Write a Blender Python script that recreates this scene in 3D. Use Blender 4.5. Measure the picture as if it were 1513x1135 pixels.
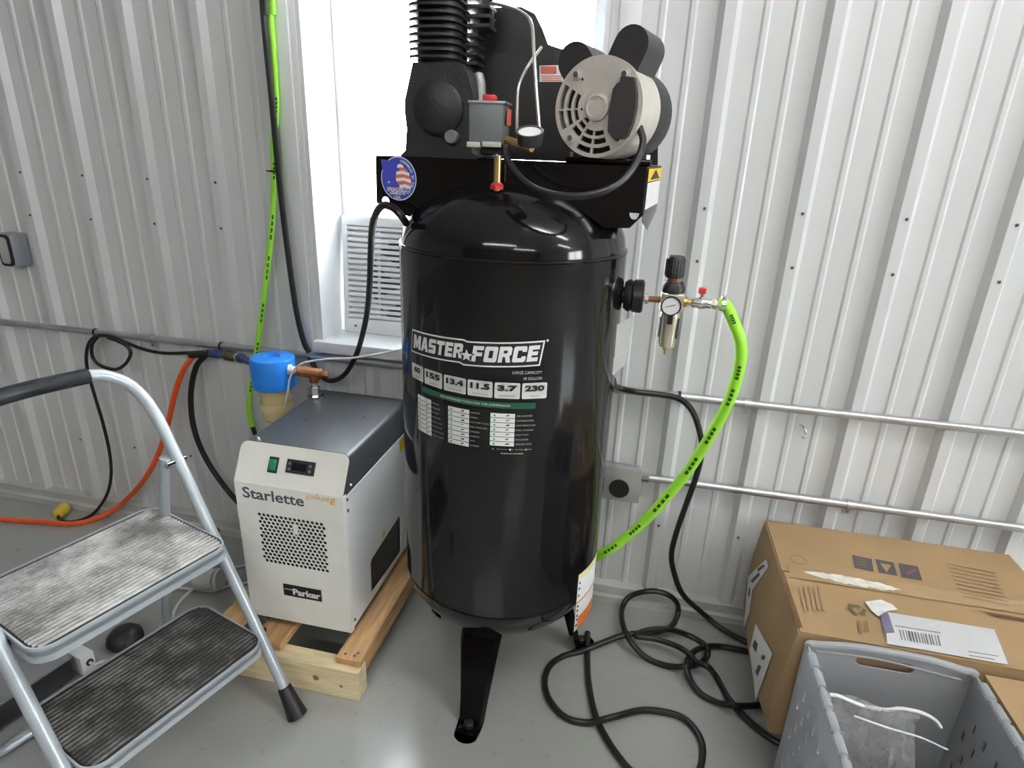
import bpy, bmesh, math, random
import numpy as np
from mathutils import Vector, Matrix
random.seed(7)
scene = bpy.context.scene
COL = scene.collection
for o in list(bpy.data.objects): bpy.data.objects.remove(o)

# ------------------------------------------------------------------ camera
IMG_W, IMG_H = 1513.0, 1135.0
F_PX, YAW, PITCH, ROLL, CAM_H = 912.96, -0.2031, 0.3567, 0.0393, 1.3301
WY = 1.6754                      # wall plane
_f = np.array([math.sin(YAW)*math.cos(PITCH), math.cos(YAW)*math.cos(PITCH), -math.sin(PITCH)])
_r0 = np.array([math.cos(YAW), -math.sin(YAW), 0.0]); _u0 = np.cross(_r0, _f)
_r = _r0*math.cos(ROLL)+_u0*math.sin(ROLL); _u = -_r0*math.sin(ROLL)+_u0*math.cos(ROLL)
cam_d = bpy.data.cameras.new('camera'); cam = bpy.data.objects.new('camera', cam_d); COL.objects.link(cam)
cam_d.sensor_fit = 'HORIZONTAL'; cam_d.sensor_width = 36.0; cam_d.lens = F_PX/IMG_W*36.0
cam_d.clip_start = 0.02; cam_d.clip_end = 200
cam.matrix_world = Matrix(((_r[0], _u[0], -_f[0], 0), (_r[1], _u[1], -_f[1], 0), (_r[2], _u[2], -_f[2], CAM_H), (0, 0, 0, 1)))
scene.camera = cam

# ------------------------------------------------------------------ light and exposure
scene.view_settings.view_transform = 'Standard'; scene.view_settings.look = 'None'
scene.view_settings.gamma = 1.0; scene.view_settings.use_curve_mapping = False
scene.view_settings.exposure = 0.46
wld = bpy.data.worlds.new('overcast_sky'); scene.world = wld; wld.use_nodes = True
wld.node_tree.nodes['Background'].inputs[0].default_value = (0.92, 0.96, 1.0, 1)
wld.node_tree.nodes['Background'].inputs[1].default_value = 20.0
TUBE_STRENGTH = 34.0
LIGHTS = [(1.5, 0.25), (4.4, -0.9), (-0.4, -2.8), (2.2, -4.4)]

# ------------------------------------------------------------------ pixel helpers (a pixel gives a direction; the depth comes from a surface)
def ray(px):
    d = _f+((px[0]-IMG_W/2)/F_PX)*_r-((px[1]-IMG_H/2)/F_PX)*_u
    return d
def on_z(px, z=0.0):
    d = ray(px); t = (z-CAM_H)/d[2]; return Vector((d[0]*t, d[1]*t, z))
def on_y(px, y):
    d = ray(px); t = y/d[1]; return Vector((d[0]*t, y, CAM_H+d[2]*t))
def on_x(px, x):
    d = ray(px); t = x/d[0]; return Vector((x, d[1]*t, CAM_H+d[2]*t))
def W(px, off=0.0): return on_y(px, WY-off)
def on_floor(px, z=0.0, gap=.05):
    p = on_z(px, z); return p if p.y < WY-gap else on_y(px, WY-gap)
TC = (-0.284, 1.335); TR = 0.245
def on_tank(px):
    d = ray(px); a = d[0]**2+d[1]**2; b = -2*(d[0]*TC[0]+d[1]*TC[1]); c = TC[0]**2+TC[1]**2-TR*TR
    D = max(b*b-4*a*c, 0); t = (-b-math.sqrt(D))/(2*a)
    return math.atan2(d[0]*t-TC[0], -(d[1]*t-TC[1])), CAM_H+d[2]*t

# ------------------------------------------------------------------ materials
MATS = {}
def mat(name, col, rough=0.5, metal=0.0, var=0.08, scale=8.0, bump=0.0, coat=0.0, spec=0.5, stretch=(1, 1, 1), emit=None, bscale=None, detail=4.0):
    if name in MATS: return MATS[name]
    m = bpy.data.materials.new(name); m.use_nodes = True; nt = m.node_tree; b = nt.nodes['Principled BSDF']
    tc = nt.nodes.new('ShaderNodeTexCoord'); mp = nt.nodes.new('ShaderNodeMapping'); mp.inputs['Scale'].default_value = stretch
    nt.links.new(tc.outputs['Object'], mp.inputs['Vector'])
    nz = nt.nodes.new('ShaderNodeTexNoise'); nz.inputs['Scale'].default_value = scale; nz.inputs['Detail'].default_value = detail
    nt.links.new(mp.outputs['Vector'], nz.inputs['Vector'])
    rp = nt.nodes.new('ShaderNodeValToRGB')
    lo = [max(0, c*(1-var)) for c in col]; hi = [min(1, c*(1+var)) for c in col]
    rp.color_ramp.elements[0].position = 0.3; rp.color_ramp.elements[1].position = 0.7
    rp.color_ramp.elements[0].color = (*lo, 1); rp.color_ramp.elements[1].color = (*hi, 1)
    nt.links.new(nz.outputs['Fac'], rp.inputs['Fac']); nt.links.new(rp.outputs['Color'], b.inputs['Base Color'])
    b.inputs['Roughness'].default_value = rough; b.inputs['Metallic'].default_value = metal
    b.inputs['Specular IOR Level'].default_value = spec; b.inputs['Coat Weight'].default_value = coat
    if coat: b.inputs['Coat Roughness'].default_value = 0.06
    if bump:
        bp = nt.nodes.new('ShaderNodeBump'); bp.inputs['Strength'].default_value = bump; bp.inputs['Distance'].default_value = 0.004
        n2 = nt.nodes.new('ShaderNodeTexNoise'); n2.inputs['Scale'].default_value = bscale or scale*4
        nt.links.new(mp.outputs['Vector'], n2.inputs['Vector'])
        nt.links.new(n2.outputs['Fac'], bp.inputs['Height']); nt.links.new(bp.outputs['Normal'], b.inputs['Normal'])
    if emit: b.inputs['Emission Color'].default_value = (*emit[0], 1); b.inputs['Emission Strength'].default_value = emit[1]
    MATS[name] = m; return m

steel = mat('white_steel', (0.66, 0.665, 0.67), 0.34, var=0.025, scale=2.5, bump=0.03, bscale=6, stretch=(1, 1, .3))
trimw = mat('white_trim', (0.8, 0.81, 0.82), 0.35, var=0.02)
black = mat('gloss_black', (0.0065, 0.006, 0.0065), 0.1, var=0.15, bump=0.015, bscale=9, spec=.4)
blackm = mat('satin_black', (0.014, 0.0135, 0.014), 0.38, var=0.2)
castblack = mat('cast_black', (0.02, 0.018, 0.02), 0.45, var=0.2, bump=0.2, scale=40)
rubber = mat('black_rubber', (0.013, 0.013, 0.013), 0.45, var=0.2, scale=30)
cordm = mat('black_cord', (0.012, 0.012, 0.0125), 0.35, var=0.2, scale=20)
galv = mat('galvanised', (0.56, 0.57, 0.58), 0.33, 0.85, var=0.12, scale=18)
chrome = mat('chrome', (0.75, 0.75, 0.74), 0.15, 1.0, var=0.05)
nickel = mat('nickel', (0.62, 0.58, 0.46), 0.28, 0.8, var=0.08, scale=30)
brass = mat('brass', (0.62, 0.42, 0.16), 0.3, 0.9, var=0.1, scale=30)
rustb = mat('rusty_bronze', (0.33, 0.125, 0.05), 0.5, 0.35, var=0.3, scale=60, bump=0.3)
cream = mat('cast_cream', (0.6, 0.56, 0.51), 0.5, 0.15, var=0.06, scale=25, bump=0.08)
lime = mat('lime_hose', (0.36, 0.83, 0.05), 0.4, var=0.06)
limeprint = mat('lime_print', (0.03, 0.1, 0.01), 0.6)
orange = mat('orange_hose', (0.84, 0.105, 0.015), 0.4, var=0.08)
yellow = mat('yellow_plastic', (0.72, 0.52, 0.06), 0.4, var=0.08, scale=40)
labely = mat('yellow_label', (0.85, 0.55, 0.0), 0.5, var=0.02)
bluep = mat('blue_plastic', (0.02, 0.25, 0.88), 0.33, var=0.05)
bluef = mat('blue_fitting', (0.06, 0.1, 0.26), 0.3, 0.6, var=0.2, scale=40)
amber = mat('amber_bowl', (0.62, 0.5, 0.25), 0.2, var=0.15, scale=12)
dryw = mat('dryer_white', (0.84, 0.83, 0.77), 0.42, var=0.02, scale=30)
drys = mat('dryer_side', (0.8, 0.805, 0.8), 0.36, var=0.02, scale=30)
dryt = mat('dryer_cover', (0.055, 0.058, 0.064), 0.4, var=0.1, scale=60)
ink = mat('black_ink', (0.012, 0.012, 0.012), 0.5)
greyink = mat('grey_ink', (0.09, 0.09, 0.1), 0.6)
white = mat('white_print', (0.78, 0.78, 0.77), 0.45, var=0.02)
tilew = mat('tile_print', (0.62, 0.62, 0.6), 0.4, var=0.02)
paper = mat('paper', (0.78, 0.78, 0.77), 0.6, var=0.03, scale=20)
greenp = mat('green_print', (0.01, 0.09, 0.05), 0.4, var=0.05)
red = mat('red_plastic', (0.62, 0.035, 0.04), 0.4, var=0.08)
redp = mat('red_print', (0.68, 0.14, 0.1), 0.5)
orangep = mat('orange_print', (0.75, 0.2, 0.04), 0.5)
paleor = mat('pale_orange_print', (0.86, 0.55, 0.3), 0.5)
blueink = mat('blue_print', (0.035, 0.06, 0.36), 0.45)
teal = mat('green_switch', (0.02, 0.25, 0.14), 0.25, var=0.1)
greybox = mat('grey_box', (0.15, 0.165, 0.17), 0.45, var=0.08, scale=40)
stoolm = mat('stool_grey', (0.43, 0.47, 0.5), 0.33, 0.25, var=0.04, scale=14)
gripm = mat('grip_black', (0.02, 0.022, 0.025), 0.25, var=0.3, scale=30)
pine = mat('pine', (0.84, 0.7, 0.43), 0.6, var=0.16, scale=9, stretch=(1.2, 9, 9), bump=0.1)
pine2 = mat('brown_pine', (0.56, 0.33, 0.15), 0.6, var=0.2, scale=9, stretch=(9, 1.2, 9), bump=0.1)
card = mat('cardboard', (0.37, 0.24, 0.12), 0.7, var=0.06, scale=7, bump=0.05)
carde = mat('cardboard_edge', (0.14, 0.075, 0.03), 0.8, var=0.1)
cardp = mat('cardboard_print', (0.23, 0.15, 0.08), 0.7, var=0.05)
navy = mat('navy_print', (0.1, 0.09, 0.1), 0.7, var=0.1)
tapem = mat('scuffed_tape', (0.68, 0.6, 0.48), 0.35, var=0.2, scale=30)
whitep = mat('white_plastic', (0.74, 0.74, 0.73), 0.35, var=0.02)
acw = mat('appliance_white', (0.84, 0.85, 0.86), 0.4, var=0.02)
darkp = mat('dark_plastic', (0.02, 0.02, 0.022), 0.45, var=0.2, scale=30)
stain = mat('brushed_steel', (0.35, 0.35, 0.36), 0.35, 0.7, var=0.1, scale=5)
gaugef = mat('gauge_face', (0.8, 0.8, 0.8), 0.3, var=0.01)

def crate_mat():
    m = bpy.data.materials.new('smoky_plastic'); m.use_nodes = True; nt = m.node_tree; b = nt.nodes['Principled BSDF']
    b.inputs['Base Color'].default_value = (0.56, 0.57, 0.59, 1); b.inputs['Roughness'].default_value = 0.32
    nz = nt.nodes.new('ShaderNodeTexNoise'); nz.inputs['Scale'].default_value = 5
    mr = nt.nodes.new('ShaderNodeMapRange'); mr.inputs[3].default_value = .27; mr.inputs[4].default_value = .4
    nt.links.new(nz.outputs['Fac'], mr.inputs[0]); nt.links.new(mr.outputs[0], b.inputs['Roughness'])
    tl = nt.nodes.new('ShaderNodeBsdfTranslucent'); tl.inputs[0].default_value = (0.68, 0.7, 0.74, 1)
    mx = nt.nodes.new('ShaderNodeMixShader'); mx.inputs[0].default_value = 0.45
    nt.links.new(b.outputs[0], mx.inputs[1]); nt.links.new(tl.outputs[0], mx.inputs[2])
    nt.links.new(mx.outputs[0], nt.nodes['Material Output'].inputs[0]); return m
smoky = crate_mat()
def clear_mat(name, tint, fac, rough):
    m = bpy.data.materials.new(name); m.use_nodes = True; nt = m.node_tree; nt.nodes.remove(nt.nodes['Principled BSDF'])
    t = nt.nodes.new('ShaderNodeBsdfTransparent'); t.inputs[0].default_value = tint
    g = nt.nodes.new('ShaderNodeBsdfGlossy'); g.inputs['Roughness'].default_value = rough; g.inputs[0].default_value = (1, 1, 1, 1)
    lw = nt.nodes.new('ShaderNodeLayerWeight'); lw.inputs[0].default_value = fac
    mx = nt.nodes.new('ShaderNodeMixShader'); nt.links.new(lw.outputs['Facing'], mx.inputs[0])
    nt.links.new(t.outputs[0], mx.inputs[1]); nt.links.new(g.outputs[0], mx.inputs[2])
    nt.links.new(mx.outputs[0], nt.nodes['Material Output'].inputs[0]); return m
glass = clear_mat('window_glass', (0.95, 0.97, 0.97, 1), 0.12, 0.02)
def film_mat():
    m = bpy.data.materials.new('plastic_film'); m.use_nodes = True; nt = m.node_tree; b = nt.nodes['Principled BSDF']
    b.inputs['Base Color'].default_value = (0.8, 0.8, 0.8, 1); b.inputs['Roughness'].default_value = 0.18
    nz = nt.nodes.new('ShaderNodeTexNoise'); nz.inputs['Scale'].default_value = 9
    mr = nt.nodes.new('ShaderNodeMapRange'); mr.inputs[3].default_value = .18; mr.inputs[4].default_value = .45
    nt.links.new(nz.outputs['Fac'], mr.inputs[0]); nt.links.new(mr.outputs[0], b.inputs['Alpha']); return m
film = film_mat()

def floor_mat():
    m = bpy.data.materials.new('painted_concrete'); m.use_nodes = True; nt = m.node_tree; b = nt.nodes['Principled BSDF']
    tc = nt.nodes.new('ShaderNodeTexCoord')
    def noise(s, d=5):
        n = nt.nodes.new('ShaderNodeTexNoise'); n.inputs['Scale'].default_value = s; n.inputs['Detail'].default_value = d
        nt.links.new(tc.outputs['Object'], n.inputs['Vector']); return n
    def ramp(n, p0, c0, p1, c1):
        r = nt.nodes.new('ShaderNodeValToRGB'); r.color_ramp.elements[0].position = p0; r.color_ramp.elements[1].position = p1
        r.color_ramp.elements[0].color = (*c0, 1); r.color_ramp.elements[1].color = (*c1, 1)
        nt.links.new(n.outputs['Fac'], r.inputs['Fac']); return r
    base = ramp(noise(2.2), .3, (.33, .335, .32), .7, (.385, .39, .375))
    spots = ramp(noise(38, 3), .24, (.62, .58, .5), .36, (1, 1, 1))
    mx = nt.nodes.new('ShaderNodeMix'); mx.data_type = 'RGBA'; mx.blend_type = 'MULTIPLY'; mx.inputs[0].default_value = .5
    nt.links.new(base.outputs[0], mx.inputs[6]); nt.links.new(spots.outputs[0], mx.inputs[7])
    nt.links.new(mx.outputs[2], b.inputs['Base Color'])
    rr = nt.nodes.new('ShaderNodeMapRange'); b.inputs['Specular IOR Level'].default_value = .75; rr.inputs[3].default_value = .12; rr.inputs[4].default_value = .27
    nt.links.new(noise(3.5).outputs['Fac'], rr.inputs[0]); nt.links.new(rr.outputs[0], b.inputs['Roughness'])
    bp = nt.nodes.new('ShaderNodeBump'); bp.inputs['Strength'].default_value = .06; bp.inputs['Distance'].default_value = .01
    nt.links.new(noise(14).outputs['Fac'], bp.inputs['Height']); nt.links.new(bp.outputs[0], b.inputs['Normal']); return m
floorm = floor_mat()
def tread_mat(name, dark, light, lo, hi):
    m = bpy.data.materials.new(name); m.use_nodes = True; nt = m.node_tree; b = nt.nodes['Principled BSDF']
    tc = nt.nodes.new('ShaderNodeTexCoord'); mp = nt.nodes.new('ShaderNodeMapping'); mp.inputs['Scale'].default_value = (1, 1, 3)
    nt.links.new(tc.outputs['Object'], mp.inputs[0])
    n = nt.nodes.new('ShaderNodeTexNoise'); n.inputs['Scale'].default_value = 9; n.inputs['Detail'].default_value = 8; n.inputs['Roughness'].default_value = .72
    nt.links.new(mp.outputs[0], n.inputs['Vector'])
    r = nt.nodes.new('ShaderNodeValToRGB'); r.color_ramp.elements[0].position = lo; r.color_ramp.elements[1].position = hi
    r.color_ramp.elements[0].color = (*dark, 1); r.color_ramp.elements[1].color = (*light, 1)
    nt.links.new(n.outputs['Fac'], r.inputs[0]); nt.links.new(r.outputs[0], b.inputs['Base Color']); b.inputs['Roughness'].default_value = .42
    return m
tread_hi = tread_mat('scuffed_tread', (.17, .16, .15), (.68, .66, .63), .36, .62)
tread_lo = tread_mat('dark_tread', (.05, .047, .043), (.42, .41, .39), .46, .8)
tread_groove = mat('tread_groove', (0.02, 0.018, 0.016), 0.6, var=0.3, scale=20)

# ------------------------------------------------------------------ mesh helpers
def V(*a): return Vector(a)
def thing(name, label, cat, loc=(0, 0, 0), group=None, rotz=0.0):
    o = bpy.data.objects.new(name, None); COL.objects.link(o); o.empty_display_size = .05
    o.location = loc; o.rotation_euler = (0, 0, rotz); tag(o, label, cat, group)
    o['_'] = 0; del o['_']; return o
def tag(o, label, cat, group=None):
    o['label'] = label; o['category'] = cat
    if group: o['group'] = group
    return o
def root_inv(p):
    while p.parent: p = p.parent
    if p.type != 'EMPTY' and tuple(p.location) == (0, 0, 0): return Matrix.Identity(4)
    return (Matrix.Translation(p.location) @ p.rotation_euler.to_matrix().to_4x4()).inverted()
def obj(name, bm, m, parent=None, label=None, smooth=True, angle=0.6, loc=None):
    """ONE mesh object. bm is in world coordinates; loc = origin for a top-level mesh."""
    if parent is not None: bm.transform(root_inv(parent))
    elif loc is not None: bm.transform(Matrix.Translation(-Vector(loc)))
    bmesh.ops.recalc_face_normals(bm, faces=bm.faces) if len(bm.faces) < 60000 else None
    me = bpy.data.meshes.new(name); bm.to_mesh(me); bm.free()
    for mm in (m if isinstance(m, (list, tuple)) else [m]): me.materials.append(mm)
    if smooth:
        me.polygons.foreach_set('use_smooth', [True]*len(me.polygons)); me.set_sharp_from_angle(angle=angle)
    o = bpy.data.objects.new(name, me); COL.objects.link(o)
    if parent is not None: o.parent = parent
    elif loc is not None: o.location = loc
    if label: o['label'] = label
    return o
def struct(name, bm, m, parent=None):
    o = obj(name, bm, m, parent); 
    if parent is None: o['kind'] = 'structure'
    return o
def B(): return bmesh.new()
def box(bm, lo, hi, bev=0.0, seg=2, M4=None):
    lo = Vector(lo); hi = Vector(hi)
    t = bmesh.ops.create_cube(bm, size=1.0)['verts']
    c = (lo+hi)/2; s = hi-lo
    for v in t: v.co = Vector((v.co.x*s.x, v.co.y*s.y, v.co.z*s.z))+c
    if M4 is not None: bmesh.ops.transform(bm, matrix=M4, verts=t)
    if bev:
        es = {e for v in t for e in v.link_edges}
        bmesh.ops.bevel(bm, geom=list(es), offset=bev, segments=seg, affect='EDGES', profile=.5)
    return bm
def frame(a, b):
    d = (Vector(b)-Vector(a)); z = d.normalized(); up = Vector((0, 0, 1)) if abs(z.z) < .95 else Vector((1, 0, 0))
    x = up.cross(z).normalized(); y = z.cross(x); return x, y, z, d.length
def rod(bm, a, b, r0, r1=None, seg=16, cap=True):
    r1 = r0 if r1 is None else r1; a = Vector(a); b = Vector(b); x, y, z, L = frame(a, b)
    ra = [bm.verts.new(a+x*math.cos(t)*r0+y*math.sin(t)*r0) for t in (2*math.pi*i/seg for i in range(seg))]
    rb = [bm.verts.new(b+x*math.cos(t)*r1+y*math.sin(t)*r1) for t in (2*math.pi*i/seg for i in range(seg))]
    for i in range(seg): bm.faces.new((ra[i], ra[(i+1) % seg], rb[(i+1) % seg], rb[i]))
    if cap: bm.faces.new(ra[::-1]); bm.faces.new(rb)
    return bm
def lathe(bm, prof, a, axis, seg=32, cap=True, ph=0.0):
    """prof = [(dist along axis, radius)...] from point a along axis."""
    a = Vector(a); z = Vector(axis).normalized(); x, y, z, _ = frame(a, a+z); rings = []
    for d, r in prof:
        if r < 1e-6: rings.append([bm.verts.new(a+z*d)])
        else: rings.append([bm.verts.new(a+z*d+x*math.cos(ph+2*math.pi*i/seg)*r+y*math.sin(ph+2*math.pi*i/seg)*r) for i in range(seg)])
    for p, q in zip(rings, rings[1:]):
        for i in range(seg):
            j = (i+1) % seg
            if len(p) == 1 and len(q) == 1: continue
            if len(p) == 1: bm.faces.new((p[0], q[i], q[j]))
            elif len(q) == 1: bm.faces.new((p[i], p[j], q[0]))
            else: bm.faces.new((p[i], p[j], q[j], q[i]))
    if cap:
        if len(rings[0]) > 1: bm.faces.new(rings[0][::-1])
        if len(rings[-1]) > 1: bm.faces.new(rings[-1])
    return bm
def spline(pts, n=8):
    P = [Vector(p) for p in pts]
    if len(P) < 3: return P
    P = [P[0]*2-P[1]]+P+[P[-1]*2-P[-2]]; out = []
    for i in range(1, len(P)-2):
        p0, p1, p2, p3 = P[i-1:i+3]
        for k in range(n):
            t = k/n
            out.append(.5*((2*p1)+(p2-p0)*t+(2*p0-5*p1+4*p2-p3)*t*t+(3*p1-p0-3*p2+p3)*t**3))
    out.append(P[-2]); return out
def tube(bm, pts, r, seg=10, n=8, smooth=True):
    P = spline(pts, n) if smooth else [Vector(p) for p in pts]
    T = [(P[min(i+1, len(P)-1)]-P[max(i-1, 0)]).normalized() for i in range(len(P))]
    x = T[0].orthogonal().normalized(); rings = []
    for i, (p, t) in enumerate(zip(P, T)):
        x = (x-t*x.dot(t)).normalized(); y = t.cross(x)
        rr = r[min(i*len(r)//len(P), len(r)-1)] if isinstance(r, (list, tuple)) else r
        rings.append([bm.verts.new(p+x*math.cos(2*math.pi*k/seg)*rr+y*math.sin(2*math.pi*k/seg)*rr) for k in range(seg)])
    for a, b in zip(rings, rings[1:]):
        for k in range(seg): bm.faces.new((a[k], a[(k+1) % seg], b[(k+1) % seg], b[k]))
    bm.faces.new(rings[0][::-1]); bm.faces.new(rings[-1]); return bm
def curve_to_bm(cu):
    o = bpy.data.objects.new('tmp', cu); COL.objects.link(o)
    dg = bpy.context.evaluated_depsgraph_get(); ev = o.evaluated_get(dg); me = ev.to_mesh()
    bm = B(); bm.from_mesh(me); ev.to_mesh_clear(); bpy.data.objects.remove(o); bpy.data.curves.remove(cu); return bm
def plate(outline, holes=(), th=.004):
    """flat plate with real holes, in XY, thickness along Z centred on 0."""
    cu = bpy.data.curves.new('tmpc', 'CURVE'); cu.dimensions = '2D'; cu.fill_mode = 'BOTH'; cu.extrude = th/2
    for poly in [outline]+list(holes):
        s = cu.splines.new('POLY'); s.points.add(len(poly)-1); s.use_cyclic_u = True
        for p, q in zip(s.points, poly): p.co = (q[0], q[1], 0, 1)
    return curve_to_bm(cu)
def basis(o, x, y):
    x = Vector(x).normalized(); y = Vector(y); y = (y-x*y.dot(x)).normalized(); z = x.cross(y)
    return Matrix(((x.x, y.x, z.x, o[0]), (x.y, y.y, z.y, o[1]), (x.z, y.z, z.z, o[2]), (0, 0, 0, 1)))
def put(bm, M4): bm.transform(M4); return bm
def merge(a, b):
    me = bpy.data.meshes.new('t'); b.to_mesh(me); b.free(); a.from_mesh(me); bpy.data.meshes.remove(me); return a
def rrect(w, h, r, n=5, cx=0, cy=0):
    out = []
    for sx, sy, a0 in ((1, 1, 0), (-1, 1, 90), (-1, -1, 180), (1, -1, 270)):
        for k in range(n+1):
            a = math.radians(a0+90*k/n); out.append((cx+sx*(w/2-r)+r*math.cos(a), cy+sy*(h/2-r)+r*math.sin(a)))
    return out
def circ(cx, cy, r, n=20): return [(cx+r*math.cos(2*math.pi*i/n), cy+r*math.sin(2*math.pi*i/n)) for i in range(n)]
def text(s, size, bold=0.0, shear=0.0, align='CENTER', spacing=1.0, th=0.0):
    cu = bpy.data.curves.new('tmpt', 'FONT'); cu.body = s; cu.size = size; cu.offset = bold; cu.shear = shear; cu.space_character = spacing
    cu.align_x = align; cu.align_y = 'CENTER'; cu.extrude = th; cu.fill_mode = 'FRONT' if th == 0 else 'BOTH'; cu.resolution_u = 3
    return curve_to_bm(cu)
def scale_to(bm, w, h):
    xs = [v.co.x for v in bm.verts]; ys = [v.co.y for v in bm.verts]
    cx, cy = (min(xs)+max(xs))/2, (min(ys)+max(ys))/2; sx = w/(max(xs)-min(xs)); sy = h/(max(ys)-min(ys))
    for v in bm.verts: v.co.x = (v.co.x-cx)*sx; v.co.y = (v.co.y-cy)*sy
    return bm
def rect(w, h, cx=0, cy=0, nx=1, ny=1):
    bm = B(); g = [[bm.verts.new((cx-w/2+w*i/nx, cy-h/2+h*j/ny, 0)) for i in range(nx+1)] for j in range(ny+1)]
    for j in range(ny):
        for i in range(nx): bm.faces.new((g[j][i], g[j][i+1], g[j+1][i+1], g[j+1][i]))
    return bm
def poly(pts):
    bm = B(); bm.faces.new([bm.verts.new(Vector(p)) for p in pts]); return bm
def dup(o, loc=None, parent=None):
    c = o.copy(); COL.objects.link(c); c.parent = parent if parent is not None else o.parent
    if loc is not None: c.location = loc
    return c

# ================================================================== the setting
WIN = (-0.945, -0.14, 0.765, 2.0)        # window opening x0 x1 z0 z1
RIB0, RIBS = -1.932, 0.2286
X0, X1, Y0, CEIL = -6.2, 5.6, -6.4, 3.05
bm = B(); box(bm, (X0-.2, Y0-.2, -.12), (X1+.2, WY+.3, 0)); struct('floor', bm, floorm)
bm = B(); box(bm, (X0-.2, Y0-.2, CEIL), (X1+.2, WY+.3, CEIL+.1)); struct('ceiling', bm, trimw)
bm = B(); box(bm, (X0-.2, Y0-.2, 0), (X0, WY+.3, CEIL)); struct('wall_left', bm, steel)
W2 = (-1.3, 0.4, .9, 2.2)              # big window in the right wall: y0 y1 z0 z1
bm = B(); box(bm, (X1, Y0-.2, 0), (X1+.2, W2[0], CEIL)); box(bm, (X1, W2[1], 0), (X1+.2, WY+.3, CEIL)); box(bm, (X1, W2[0], 0), (X1+.2, W2[1], W2[2])); box(bm, (X1, W2[0], W2[3]), (X1+.2, W2[1], CEIL)); struct('wall_right', bm, steel)
bm = B(); box(bm, (X0, Y0-.2, 0), (X1, Y0, CEIL)); struct('wall_front', bm, mat('board_wall', (.2, .15, .1), .7, var=.25, scale=14))
# back wall: framing behind the steel sheets, with the window opening
bm = B(); YB = WY+.006
for lo, hi in (((X0, YB, 0), (WIN[0], YB+.15, CEIL)), ((WIN[1], YB, 0), (X1, YB+.15, CEIL)), ((WIN[0], YB, 0), (WIN[1], YB+.15, WIN[2]-.001)), ((WIN[0], YB, WIN[3]), (WIN[1], YB+.15, CEIL))):
    box(bm, lo, hi)
wall = struct('wall_back', bm, trimw)
def prof_x(x0, x1):
    """outline of the ribbed sheet between x0 and x1: (x, proud)."""
    out = []
    k0 = int(math.floor((x0-RIB0)/RIBS))-1; k1 = int(math.ceil((x1-RIB0)/RIBS))+1
    for k in range(k0, k1+1):
        c = RIB0+k*RIBS
        for dx, h in ((-.026, 0), (-.013, .019), (-.0125, .0195), (.0125, .0195), (.013, .019), (.026, 0)): out.append((c+dx, h))
        for fr in (.352, .648):
            m = c+fr*RIBS
            for dx, h in ((-.010, 0), (-.005, .0035), (.005, .0035), (.010, 0)): out.append((m+dx, h))
    def h_at(x):
        for (a, ha), (b, hb) in zip(out, out[1:]):
            if a <= x <= b: return ha+(hb-ha)*((x-a)/(b-a) if b > a else 0)
        return 0
    pts = [(x0, h_at(x0))]+[p for p in out if x0 < p[0] < x1]+[(x1, h_at(x1))]
    return pts
def panel(x0, x1, z0, z1):
    bm = B(); pr = prof_x(x0, x1)
    lo = [bm.verts.new((x, WY-h, z0)) for x, h in pr]; hi = [bm.verts.new((x, WY-h, z1)) for x, h in pr]
    for i in range(len(pr)-1): bm.faces.new((lo[i], lo[i+1], hi[i+1], hi[i]))
    # sheet edges turned back to the framing
    for e in (0, -1):
        x = pr[e][0]; a = bm.verts.new((x, YB, z0)); b = bm.verts.new((x, YB, z1)); bm.faces.new((lo[e], hi[e], b, a))
    obj('panel', bm, steel, wall, smooth=False)
cuts = [X0]; k = RIB0+RIBS*.2
while k > X0: k -= RIBS*4
k += RIBS*4
while k < X1: cuts.append(k); k += RIBS*4
cuts.append(X1)
ZB = .055
for a, b in zip(cuts, cuts[1:]):
    segs = []
    if b <= WIN[0] or a >= WIN[1]: segs = [(a, b, ZB, CEIL)]
    else:
        if a < WIN[0]: segs.append((a, WIN[0], ZB, CEIL))
        if b > WIN[1]: segs.append((WIN[1], b, ZB, CEIL))
        m0, m1 = max(a, WIN[0]), min(b, WIN[1]); segs += [(m0, m1, ZB, WIN[2]-.002), (m0, m1, WIN[3], CEIL)]
    for s in segs: panel(*s)
# sheet screws on the ribs in view
scr = None
for i, z in [(i, z) for i in range(0, 14) for z in (.30, 1.09, 1.22)]:
    x = RIB0+i*RIBS+(.0 if z < 1 else .004)
    if WIN[0]-.08 < x < WIN[1]+.08: continue
    if scr is None:
        bm = B(); lathe(bm, [(0, .004), (.002, .004), (.0035, .0025), (.0035, 0)], (0, 0, 0), (0, -1, 0), 6); scr = obj('screw', bm, greyink, wall); o = scr
    else: o = dup(scr)
    o.location = (x, WY-.0195, z)
bm = B(); prb = [(0, 0), (.012, 0), (.012, .004), (.03, .045), (.03, .06), (.034, .062), (0, .062)]
bm = B()
bp_ = [(WY, 0.0), (WY-.034, 0.0), (WY-.034, .022), (WY-.024, .028), (WY-.024, .056), (WY, .064)]
va = [bm.verts.new((X0, y, z)) for y, z in bp_]; vb = [bm.verts.new((X1, y, z)) for y, z in bp_]
for i in range(len(bp_)-1): bm.faces.new((va[i], va[i+1], vb[i+1], vb[i]))
bm.faces.new(va); bm.faces.new(vb); struct('baseboard_back', bm, mat('base_trim', (.5, .5, .48), .45, var=.12, scale=6))

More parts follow.
